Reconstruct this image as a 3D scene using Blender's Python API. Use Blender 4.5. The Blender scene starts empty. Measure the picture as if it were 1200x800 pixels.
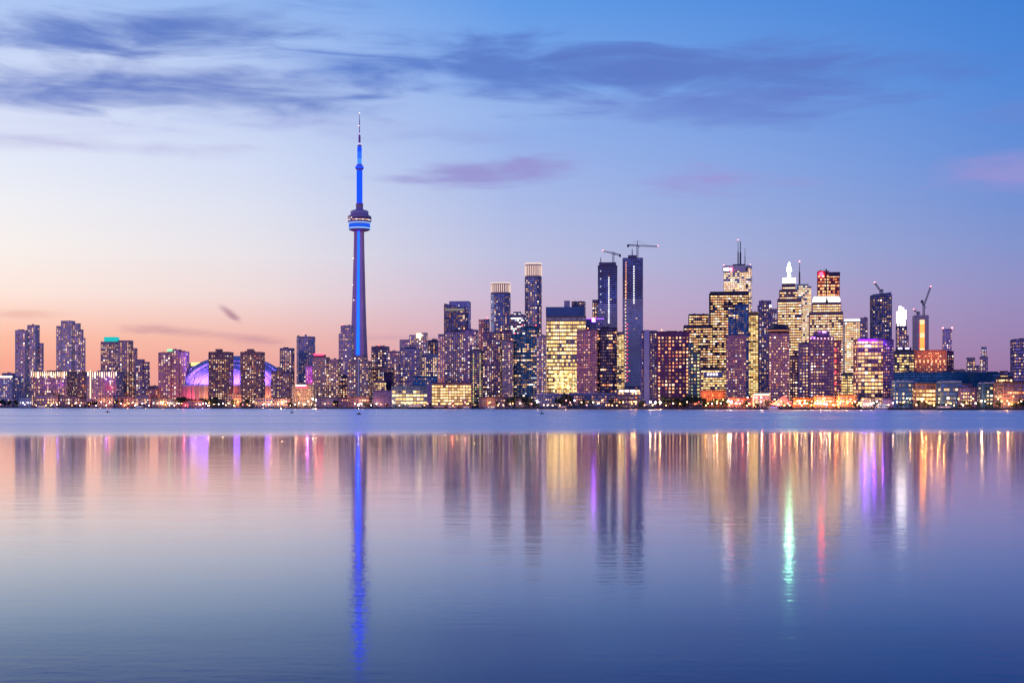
import bpy, math, random
from mathutils import Vector, Matrix
R = math.radians
C = bpy.context.scene.collection
sc = bpy.context.scene
F = 1625.0; HY = 475.5; CZ = 4.0           # focal length and horizon of the view in photo pixels, eye height in metres

def s2l(c):
    return tuple(((v/255)/12.92 if v/255 <= .04045 else ((v/255+.055)/1.055)**2.4) for v in c)

# ------------------------------------------------------------------ camera
cam = bpy.data.objects.new('camera', bpy.data.cameras.new('camera')); C.objects.link(cam)
cam.location = (0, 0, CZ); cam.rotation_euler = (R(90), 0, 0)
cam.data.sensor_width = 36; cam.data.lens = 36*F/1200; cam.data.shift_y = (HY-400)/1200
cam.data.clip_start = .5; cam.data.clip_end = 60000
sc.camera = cam
sc.view_settings.view_transform = 'Standard'; sc.view_settings.look = 'None'
sc.view_settings.exposure = 0; sc.view_settings.gamma = 1
sc.render.engine = 'CYCLES'
sc.cycles.use_denoising = True
sc.cycles.max_bounces = 5; sc.cycles.glossy_bounces = 3; sc.cycles.diffuse_bounces = 2
sc.cycles.sample_clamp_indirect = 45; sc.cycles.caustics_reflective = True

# ------------------------------------------------------------------ sky
world = bpy.data.worlds.new('World'); sc.world = world; world.use_nodes = True
wt = world.node_tree; wt.nodes.clear()
def N(t, tree=None, **k):
    n = (tree or wt).nodes.new(t)
    for a, b in k.items(): setattr(n, a, b)
    return n
def M(op, a, b=None, c=None, clamp=False, tree=None):
    tr = tree or wt
    n = N('ShaderNodeMath', tr, operation=op, use_clamp=clamp)
    for i, v in enumerate((a, b, c)):
        if v is None: continue
        if isinstance(v, (int, float)): n.inputs[i].default_value = v
        else: tr.links.new(v, n.inputs[i])
    return n.outputs[0]
def MIXC(f, a, b, tree=None):
    tr = tree or wt
    n = N('ShaderNodeMix', tr, data_type='RGBA')
    for s, v in ((n.inputs[0], f), (n.inputs[6], a), (n.inputs[7], b)):
        if isinstance(v, (int, float)): s.default_value = v
        elif isinstance(v, tuple): s.default_value = v+(1,)
        else: tr.links.new(v, s)
    return n.outputs[2]
def RAMP(fac, stops, tree=None, interp='EASE'):
    tr = tree or wt
    n = N('ShaderNodeValToRGB', tr); n.color_ramp.interpolation = interp
    e = n.color_ramp.elements
    while len(e) < len(stops): e.new(.5)
    for el, (p, c) in zip(e, stops):
        el.position = p; el.color = (c+(1,)) if isinstance(c, tuple) else (c, c, c, 1)
    tr.links.new(fac, n.inputs[0])
    return n.outputs[0]
geo = N('ShaderNodeTexCoord')
sep = N('ShaderNodeSeparateXYZ'); wt.links.new(geo.outputs['Generated'], sep.inputs[0])
X, Y, Z = sep.outputs
hyp = M('SQRT', M('ADD', M('MULTIPLY', X, X), M('MULTIPLY', Y, Y)))
v = M('DIVIDE', Z, M('MAXIMUM', hyp, .001))
az = M('ARCTAN2', X, Y)
azd = M('MULTIPLY', az, 180/math.pi)
SKYV = [0, .028, .0465, .077, .108, .139, .17, .231, .293, .6]
LC = [(235,162,152),(250,170,150),(254,190,166),(254,231,221),(249,241,238),(240,240,246),(228,234,250),(205,218,248),(158,190,242),(60,110,205)]
MC = [(205,148,165),(210,160,178),(211,168,188),(201,181,211),(188,191,225),(174,188,231),(160,183,235),(130,170,235),(96,155,232),(35,88,190)]
RC = [(152,114,160),(156,123,170),(155,132,181),(148,143,196),(131,147,206),(115,145,212),(100,142,216),(76,135,217),(60,125,212),(24,72,170)]
vp = M('DIVIDE', v, .6, clamp=True)
rl, rm, rr = [RAMP(vp, [(a/.6, s2l(c)) for a, c in zip(SKYV, cc)], interp='LINEAR') for cc in (LC, MC, RC)]
azn = M('DIVIDE', M('ADD', azd, 180), 360)
tt = RAMP(azn, [(0, 1.0), (.2, .9), (.33, 0.0), ((180-20.3)/360, 0.0), ((180-10.5)/360, .15), (.5, .5), ((180+20.3)/360, 1.0), (1, 1.0)], interp='LINEAR')
t1 = M('MULTIPLY', tt, 2, clamp=True); t2 = M('SUBTRACT', M('MULTIPLY', tt, 2), 1, clamp=True)
sky = MIXC(t2, MIXC(t1, rl, rm), rr)
# clouds: stretched streaks of noise inside long soft ellipses of the sky, all in angles from the ground point
u = M('TANGENT', M('MINIMUM', M('MAXIMUM', az, -1.2), 1.2))
pv = N('ShaderNodeCombineXYZ'); wt.links.new(M('MULTIPLY', u, 9), pv.inputs[0]); wt.links.new(M('MULTIPLY', v, 46), pv.inputs[1])
nz = N('ShaderNodeTexNoise'); wt.links.new(pv.outputs[0], nz.inputs['Vector'])
nz.inputs['Scale'].default_value = 1.0; nz.inputs['Detail'].default_value = 6; nz.inputs['Roughness'].default_value = .55; nz.inputs['Distortion'].default_value = .9
pv2 = N('ShaderNodeCombineXYZ'); wt.links.new(M('MULTIPLY', u, 24), pv2.inputs[0]); wt.links.new(M('MULTIPLY', v, 130), pv2.inputs[1])
nz2 = N('ShaderNodeTexNoise'); wt.links.new(pv2.outputs[0], nz2.inputs['Vector']); nz2.inputs['Detail'].default_value = 5; nz2.inputs['Scale'].default_value = 1
n1 = M('SUBTRACT', nz.outputs[0], .5); n2 = M('SUBTRACT', nz2.outputs[0], .5)
nn = M('ADD', M('MULTIPLY', n1, 2.3), M('MULTIPLY', n2, .75))
def cloud(base, px, py, a, b, slope, col, dens, k=1.0, soft=.9):
    uc = (px-600)/F; vc = (HY-py)/F; a *= 1.15/F; b *= 1.3/F; soft *= 1.45
    du = M('SUBTRACT', u, uc)
    dv = M('SUBTRACT', M('SUBTRACT', v, vc), M('MULTIPLY', du, slope))
    d = M('SQRT', M('ADD', M('POWER', M('DIVIDE', du, a), 2), M('POWER', M('DIVIDE', dv, b), 2)))
    e = M('ADD', M('SUBTRACT', 1, d), M('MULTIPLY', nn, k))
    m = N('ShaderNodeMapRange', interpolation_type='SMOOTHSTEP'); wt.links.new(e, m.inputs[0])
    m.inputs[1].default_value = 0; m.inputs[2].default_value = soft; m.inputs[3].default_value = 0; m.inputs[4].default_value = dens
    return MIXC(m.outputs[0], base, s2l(col))
for c in (   # px, py, half width, half height, slope, colour, density, noise, softness
    (90, 92, 230, 26, .02, (212,222,249), .8, .8, 1.),
    (560, 122, 330, 34, -.02, (170,194,240), .5, .8, 1.),
    (60, 160, 210, 26, -.02, (200,204,240), .6, .8, 1.),
    (330, 150, 200, 18, -.02, (180,190,236), .5, .8, 1.),
    (160, 52, 240, 34, .07, (92,122,198), .95, .8, .8),
    (60, 72, 110, 16, .05, (96,126,202), .8, .9, .9),
    (190, 114, 320, 33, .02, (90,118,196), .95, .75, .8),
    (30, 132, 170, 26, .03, (88,116,198), .8, .8, .9),
    (420, 78, 150, 26, -.02, (92,128,208), .8, .9, .9),
    (60, 183, 250, 11, .0, (172,164,214), .6, .8, .9),
    (600, 80, 240, 38, -.02, (88,124,204), .85, .85, .65),
    (850, 88, 380, 34, -.04, (92,122,200), .9, .85, .65),
    (850, 128, 240, 24, -.02, (102,128,206), .8, .9, .65),
    (550, 202, 120, 17, .05, (150,144,208), .85, .8, .6),
    (500, 160, 180, 12, -.02, (146,160,218), .45, .9, .9),
    (850, 213, 112, 19, -.02, (156,150,214), .9, .9, .7),
    (1190, 220, 110, 24, .03, (150,148,214), .85, .8, .7),
    (1195, 152, 80, 18, -.0, (112,134,208), .5, .9, .9),
    (200, 390, 70, 7, -.05, (200,150,160), .8, 1.1, .8),
    (300, 399, 60, 7, -.1, (200,150,165), .8, 1.1, .8),
    (20, 374, 85, 7, .02, (232,182,172), .7, .8, .8),
    (271, 371, 15, 6, -.65, (180,136,155), .9, .8, .7),
    (490, 396, 130, 4, .0, (198,156,180), .5, .8, .8),
    ):
    sky = cloud(sky, *c)
nish = N('ShaderNodeTexSky', sky_type='NISHITA'); nish.sun_disc = False
bk = N('ShaderNodeMapRange', interpolation_type='SMOOTHSTEP'); wt.links.new(M('DIVIDE', M('MULTIPLY', Y, -1), M('MAXIMUM', hyp, .001)), bk.inputs[0])
bk.inputs[1].default_value = -.2; bk.inputs[2].default_value = .7; bk.inputs[3].default_value = 0; bk.inputs[4].default_value = 1   # mauve sky opposite the sunset, boosted as fill for the lake-facing facades
vm = N('ShaderNodeVectorMath', operation='MULTIPLY'); wt.links.new(sky, vm.inputs[0]); wt.links.new(MIXC(bk.outputs[0], (1., 1., 1.), (3.2, 2.0, 1.6)), vm.inputs[1]); sky = vm.outputs[0]
nish.sun_elevation = R(.5); nish.sun_rotation = R(-48)
nb = N('ShaderNodeBackground'); wt.links.new(nish.outputs[0], nb.inputs[0]); nb.inputs[1].default_value = .008
gb = N('ShaderNodeBackground'); wt.links.new(sky, gb.inputs[0]); gb.inputs[1].default_value = .985
ad = N('ShaderNodeAddShader'); wt.links.new(nb.outputs[0], ad.inputs[0]); wt.links.new(gb.outputs[0], ad.inputs[1])
wo = N('ShaderNodeOutputWorld'); wt.links.new(ad.outputs[0], wo.inputs[0])
# afterglow of the set sun, low on the left behind the town
sun = bpy.data.objects.new('sun', bpy.data.lights.new('sun', 'SUN')); C.objects.link(sun)
sun.data.energy = .25; sun.data.angle = R(8); sun.data.color = (1, .62, .45)
sun.rotation_euler = Vector((math.sin(R(-75))*.99, math.cos(R(-75))*.99, .1)).to_track_quat('Z', 'Y').to_euler()

# ------------------------------------------------------------------ helpers
def tag(o, label=None, cat=None, group=None, kind=None):
    if label: o['label'] = label
    if cat: o['category'] = cat
    if group: o['group'] = group
    if kind: o['kind'] = kind
    return o
def empty(name, loc, rz=0, label=None, cat=None, group=None):
    o = bpy.data.objects.new(name, None); C.objects.link(o); o.location = loc; o.rotation_euler = (0, 0, rz)
    return tag(o, label, cat, group)
class MB:
    def __init__(s): s.v = []; s.f = []; s.m = []
    def face(s, pts, m=0):
        b = len(s.v); s.v += [tuple(p) for p in pts]; s.f.append(tuple(range(b, b+len(pts)))); s.m.append(m)
    def prism(s, poly, z0, z1, m=0, mt=None, poly2=None):
        n = len(poly); b = len(s.v); p2 = poly2 or poly
        s.v += [(x, y, z0) for x, y in poly] + [(x, y, z1 if not callable(z1) else z1(x, y)) for x, y in p2]
        for i in range(n):
            j = (i+1) % n; s.f.append((b+i, b+j, b+n+j, b+n+i)); s.m.append(m)
        s.f.append(tuple(b+n+i for i in range(n))); s.m.append(m if mt is None else mt)
        s.f.append(tuple(b+n-1-i for i in range(n))); s.m.append(m)
        return s
    def box(s, x0, x1, y0, y1, z0, z1, m=0):
        return s.prism([(x0, y0), (x1, y0), (x1, y1), (x0, y1)], z0, z1, m)
    def cyl(s, cx, cy, z0, z1, r0, r1=None, n=12, m=0):
        r1 = r0 if r1 is None else r1
        P = lambda r: [(cx+r*math.cos(2*math.pi*i/n), cy+r*math.sin(2*math.pi*i/n)) for i in range(n)]
        return s.prism(P(r0), z0, z1, m, poly2=P(r1))
    def tube(s, a, b, r, r2=None, n=6, m=0):
        a = Vector(a); b = Vector(b); q = (b-a).to_track_quat('Z', 'Y'); r2 = r if r2 is None else r2
        k = len(s.v)
        for p, rr_ in ((a, r), (b, r2)):
            for i in range(n):
                s.v.append(tuple(p + q @ Vector((rr_*math.cos(2*math.pi*i/n), rr_*math.sin(2*math.pi*i/n), 0))))
        for i in range(n):
            j = (i+1) % n; s.f.append((k+i, k+j, k+n+j, k+n+i)); s.m.append(m)
        s.f.append(tuple(k+n-1-i for i in range(n))); s.m.append(m); s.f.append(tuple(k+n+i for i in range(n))); s.m.append(m)
        return s
    def lathe(s, prof, n=32, m=0, cx=0, cy=0, smooth=False):
        k = len(s.v)
        for r, z in prof:
            for i in range(n):
                a = 2*math.pi*i/n; s.v.append((cx+r*math.cos(a), cy+r*math.sin(a), z))
        for q in range(len(prof)-1):
            for i in range(n):
                j = (i+1) % n; s.f.append((k+q*n+i, k+q*n+j, k+(q+1)*n+j, k+(q+1)*n+i)); s.m.append(m)
        s.f.append(tuple(k+n-1-i for i in range(n))); s.m.append(m)
        e = k+(len(prof)-1)*n; s.f.append(tuple(e+i for i in range(n))); s.m.append(m)
        return s
    def ball(s, c, r, n=8, m=0, sz=1):
        return s.lathe([(r*math.sin(math.pi*i/n)+1e-4, c[2]-r*sz*math.cos(math.pi*i/n)) for i in range(n+1)], n+2, m, c[0], c[1])
    def mesh(s, name, mats):
        me = bpy.data.meshes.new(name); me.from_pydata(s.v, [], s.f)
        for m in (mats if isinstance(mats, (list, tuple)) else [mats]): me.materials.append(m)
        if any(s.m): me.polygons.foreach_set('material_index', s.m)
        me.update(); return me
    def build(s, name, mats, parent=None, kind=None):
        o = bpy.data.objects.new(name, s.mesh(name, mats)); C.objects.link(o)
        if parent: o.parent = parent
        if kind: o['kind'] = kind
        return o

# ------------------------------------------------------------------ materials
def emis(name, col, st, sample=False):
    m = bpy.data.materials.new(name); m.use_nodes = True; t = m.node_tree; t.nodes.clear()
    e = N('ShaderNodeEmission', t); e.inputs[0].default_value = tuple(col)+(1,); e.inputs[1].default_value = st
    o = N('ShaderNodeOutputMaterial', t); t.links.new(e.outputs[0], o.inputs[0])
    if not sample: m.cycles.emission_sampling = 'NONE'
    return m
def solid(name, col, rough=.7, metal=0, var=.25, scale=.2, spec=.3):
    m = bpy.data.materials.new(name); m.use_nodes = True; t = m.node_tree; b = t.nodes['Principled BSDF']
    tc = N('ShaderNodeTexCoord', t); nz = N('ShaderNodeTexNoise', t); nz.inputs['Scale'].default_value = scale; nz.inputs['Detail'].default_value = 4
    t.links.new(tc.outputs['Object'], nz.inputs['Vector'])
    c = MIXC(nz.outputs[0], tuple(x*(1-var) for x in col), tuple(min(1, x*(1+var)) for x in col), t)
    t.links.new(c, b.inputs['Base Color']); b.inputs['Roughness'].default_value = rough
    b.inputs['Metallic'].default_value = metal; b.inputs['Specular IOR Level'].default_value = spec
    return m
def facade(name, wall, glass, fh, cw, frac=.5, cfrac=.75, groove=0):
    """wall with rows of unlit glazing; object space = building space"""
    m = bpy.data.materials.new(name); m.use_nodes = True; t = m.node_tree; b = t.nodes['Principled BSDF']
    tc = N('ShaderNodeTexCoord', t); s = N('ShaderNodeSeparateXYZ', t); t.links.new(tc.outputs['Object'], s.inputs[0])
    gm = N('ShaderNodeNewGeometry', t)
    fz = M('FRACT', M('DIVIDE', s.outputs[2], fh, tree=t), tree=t)
    mz = M('LESS_THAN', M('ABSOLUTE', M('SUBTRACT', fz, .5, tree=t), tree=t), frac/2, tree=t)
    fx = M('FRACT', M('DIVIDE', M('ADD', s.outputs[0], s.outputs[1], tree=t), cw, tree=t), tree=t)
    mx = M('LESS_THAN', M('ABSOLUTE', M('SUBTRACT', fx, .5, tree=t), tree=t), cfrac/2, tree=t)
    mask = M('MULTIPLY', mz, mx, tree=t)
    # pane to pane differences (blinds, open rooms)
    cell = N('ShaderNodeCombineXYZ', t)
    t.links.new(M('FLOOR', M('DIVIDE', M('ADD', s.outputs[0], s.outputs[1], tree=t), cw, tree=t), tree=t), cell.inputs[0])
    t.links.new(M('FLOOR', M('DIVIDE', s.outputs[2], fh, tree=t), tree=t), cell.inputs[2])
    wn = N('ShaderNodeTexWhiteNoise', t, noise_dimensions='3D'); t.links.new(cell.outputs[0], wn.inputs['Vector'])
    nz = N('ShaderNodeTexNoise', t); nz.inputs['Scale'].default_value = .06; nz.inputs['Detail'].default_value = 5; t.links.new(tc.outputs['Object'], nz.inputs['Vector'])
    gc = MIXC(wn.outputs[0], tuple(x*.45 for x in glass), tuple(min(1, x*1.6) for x in glass), t)
    wc = MIXC(nz.outputs[0], tuple(x*.72 for x in wall), tuple(min(1, x*1.28) for x in wall), t)
    t.links.new(MIXC(mask, wc, gc, t), b.inputs['Base Color'])
    t.links.new(M('MULTIPLY', mask, .75, tree=t), b.inputs['Metallic'])
    t.links.new(M('SUBTRACT', .75, M('MULTIPLY', mask, .55, tree=t), tree=t), b.inputs['Roughness'])
    b.inputs['Specular IOR Level'].default_value = .3
    return m
# lit rooms
EM = {}
def em(k, c, s): EM[k] = emis('lit_'+k, c, s)
em('w0', (1, .50, .24), .75); em('w1', (1, .54, .26), 1.5); em('w2', (1, .66, .40), 2.1); em('w3', (1, .78, .58), 4.2)
em('y0', (1, .58, .20), .7); em('y1', (1, .57, .19), 1.7); em('y2', (1, .66, .28), 2.6)
em('o0', (1, .27, .12), .9); em('o1', (1, .38, .16), 2.0)
em('p0', (1, .34, .36), .5); em('p1', (1, .5, .46), 1.4)
em('c1', (.85, .85, 1), 1.2); em('c2', (.95, .95, 1), 2.8)
em('g1', (.85, .85, .4), .9); em('d0', (.95, .44, .24), .40); em('d1', (.6, .42, .55), .3)
em('r1', (1, .06, .08), 2.2); em('v1', (.42, .12, 1), 2.2); em('b1', (.06, .2, 1), 1.6)
EMK = list(EM); EML = [EM[k] for k in EMK]
PAL = {
 'warm': ['w0']*5+['w1']*6+['w2']*4+['w3']*1+['o0']*2+['c1'],
 'mix': ['w0']*4+['w1']*4+['w2']*3+['c1']*2+['p1']*2+['y1']*2+['w3'],
 'pink': ['p0']*4+['p1']*3+['w1']*2+['o0']*2,
 'yellow': ['y0']*3+['y1']*6+['y2']*4+['w2'],
 'office': ['w1']*6+['w2']*3+['y1']*4+['y2']*2+['w0']*4+['o1']*2+['w3'],
 'orange': ['o0']*3+['o1']*4+['w1']*4+['w2']*2,
 'white': ['c1']*2+['c2']*3+['w3']*2,
 'pale': ['y1']*5+['w1']*5+['w2']*5+['y2']*2+['w3'],
 'green': ['g1']*4+['y1']*2+['w2']*2,
}
UNIT = {}
def unit(k):
    if k not in UNIT:
        UNIT[k] = MB().box(-.5, .5, -.06, 0, -.5, .5).mesh('lit_window', EM[k])
    return UNIT[k]
# ------------------------------------------------------------------ shoreline, land, water
def ysh(px):
    px = min(1420, max(-170, px)); return CZ*F/(477.8+px*.00225-HY)
def PX(px, Y): return (px-600)*Y/F
def PZ(py, Y): return CZ+(HY-py)*Y/F
shore = [(PX(p, ysh(p)), ysh(p)) for p in range(-170, 1421, 10)]
line = [(-16000, shore[0][1]+300)] + shore + [(16000, shore[-1][1]-100)]
ground_m = solid('ground', (.06, .06, .06), .9, scale=.02)
g = MB()
g.prism(line+[(16000, 30000), (-16000, 30000)], -3, 1.5)
ground = g.build('ground', ground_m); ground['kind'] = 'structure'
q = MB()
for (a, b) in zip(shore[:-1], shore[1:]):
    a = Vector(a); b = Vector(b); t_ = (b-a).normalized(); n_ = Vector((t_.y, -t_.x))
    o1 = a+n_*1.2; o2 = b+n_*1.2
    q.face([(o1.x, o1.y, -2), (o2.x, o2.y, -2), (o2.x, o2.y, 1.9), (o1.x, o1.y, 1.9)])
    q.face([(o1.x, o1.y, 1.9), (o2.x, o2.y, 1.9), (b.x-n_.x*1.5, b.y-n_.y*1.5, 1.9), (a.x-n_.x*1.5, a.y-n_.y*1.5, 1.9)])
qo = q.build('quay_wall', solid('quay_concrete', (.05, .05, .06), .9)); qo['kind'] = 'structure'
q = MB()
for (a, b) in zip(shore[:-1], shore[1:]):
    q.face([(a[0], a[1]+14, 1.52), (b[0], b[1]+14, 1.52), (b[0], b[1]+24, 1.52), (a[0], a[1]+24, 1.52)])
po = q.build('promenade_path', solid('paving', (.2, .17, .16), .8)); po['kind'] = 'structure'

def water_mat():
    m = bpy.data.materials.new('lake_water'); m.use_nodes = True; t = m.node_tree; t.nodes.clear()
    tc = N('ShaderNodeTexCoord', t); s = N('ShaderNodeSeparateXYZ', t); t.links.new(tc.outputs['Object'], s.inputs[0])
    x, y = s.outputs[0], s.outputs[1]
    def noise(sx, sy, scale=1, detail=3, dist=0):
        c = N('ShaderNodeCombineXYZ', t); t.links.new(M('MULTIPLY', x, sx, tree=t), c.inputs[0]); t.links.new(M('MULTIPLY', y, sy, tree=t), c.inputs[1])
        n = N('ShaderNodeTexNoise', t); n.inputs['Scale'].default_value = scale; n.inputs['Detail'].default_value = detail; n.inputs['Distortion'].default_value = dist
        t.links.new(c.outputs[0], n.inputs['Vector']); return n.outputs[0]
    # breeze-ruffled belt off the far quay, calm water on this side of it
    edge = M('ADD', M('ADD', 178, M('MULTIPLY', x, .23, tree=t), tree=t), M('MULTIPLY', M('SUBTRACT', noise(.012, .012), .5, tree=t), 26, tree=t), tree=t)
    mr = N('ShaderNodeMapRange', t, interpolation_type='SMOOTHSTEP'); t.links.new(M('SUBTRACT', y, edge, tree=t), mr.inputs[0])
    mr.inputs[1].default_value = -8; mr.inputs[2].default_value = 70; ruf = mr.outputs[0]
    band = noise(.0015, .012, detail=4)
    r_far = M('ADD', .30, M('MULTIPLY', M('SUBTRACT', band, .5, tree=t), .3, tree=t), tree=t)
    calm = noise(.03, .12, detail=3)
    dn_ = N('ShaderNodeMapRange', t); t.links.new(y, dn_.inputs[0]); dn_.inputs[1].default_value = 25; dn_.inputs[2].default_value = 130; dn_.inputs[3].default_value = .10; dn_.inputs[4].default_value = .07
    r_near = M('ADD', dn_.outputs[0], M('MULTIPLY', M('SUBTRACT', calm, .5, tree=t), .05, tree=t), tree=t)
    rough = M('ADD', M('MULTIPLY', ruf, r_far, tree=t), M('MULTIPLY', M('SUBTRACT', 1, ruf, tree=t), r_near, tree=t), tree=t)
    gl = N('ShaderNodeBsdfGlossy', t, distribution='MULTI_GGX'); t.links.new(rough, gl.inputs['Roughness'])
    df = N('ShaderNodeBsdfDiffuse', t); df.inputs[0].default_value = (.004, .03, .14, 1)
    b1 = N('ShaderNodeBump', t); b1.inputs['Strength'].default_value = 1; b1.inputs['Distance'].default_value = 1
    nm_ = N('ShaderNodeMapRange', t); t.links.new(y, nm_.inputs[0]); nm_.inputs[1].default_value = 45; nm_.inputs[2].default_value = 165; nm_.inputs[3].default_value = 1; nm_.inputs[4].default_value = 0
    chop = M('MULTIPLY', M('MULTIPLY', noise(4.6, 2.4, detail=2), .0024, tree=t), nm_.outputs[0], tree=t)
    h = M('ADD', M('MULTIPLY', noise(.9, 2.6, detail=2), .0042, tree=t), M('MULTIPLY', noise(.12, .5, detail=2), .008, tree=t), tree=t)
    h = M('ADD', h, chop, tree=t)
    t.links.new(M('MULTIPLY', h, M('SUBTRACT', 1, ruf, tree=t), tree=t), b1.inputs['Height'])
    t.links.new(b1.outputs[0], gl.inputs['Normal'])
    gm = N('ShaderNodeNewGeometry', t); vd = N('ShaderNodeVectorMath', t, operation='DOT_PRODUCT')
    t.links.new(gm.outputs['Normal'], vd.inputs[0]); t.links.new(gm.outputs['Incoming'], vd.inputs[1])
    deep = RAMP(vd.outputs['Value'], [(0, (1., .98, 1.)), (.06, (1., .98, 1.)), (.15, (.66, .86, 1.)), (1, (.5, .8, 1.))], t, 'LINEAR')
    t.links.new(MIXC(ruf, deep, (.84, .80, .86), t), gl.inputs['Color'])
    fres = RAMP(vd.outputs['Value'], [(0, 1.), (.03, .96), (.075, .82), (.12, .54), (.16, .31), (.2, .175), (.4, .05), (1, .02)], t, 'LINEAR')
    mx = N('ShaderNodeMixShader', t); t.links.new(fres, mx.inputs[0]); t.links.new(df.outputs[0], mx.inputs[1]); t.links.new(gl.outputs[0], mx.inputs[2])
    o = N('ShaderNodeOutputMaterial', t); t.links.new(mx.outputs[0], o.inputs[0])
    return m
RNEAR = .105
w = MB(); w.face([(-16000, -400, 0), (16000, -400, 0), (16000, 4200, 0), (-16000, 4200, 0)])
wo_ = w.build('water', water_mat()); wo_['kind'] = 'structure'

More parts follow.
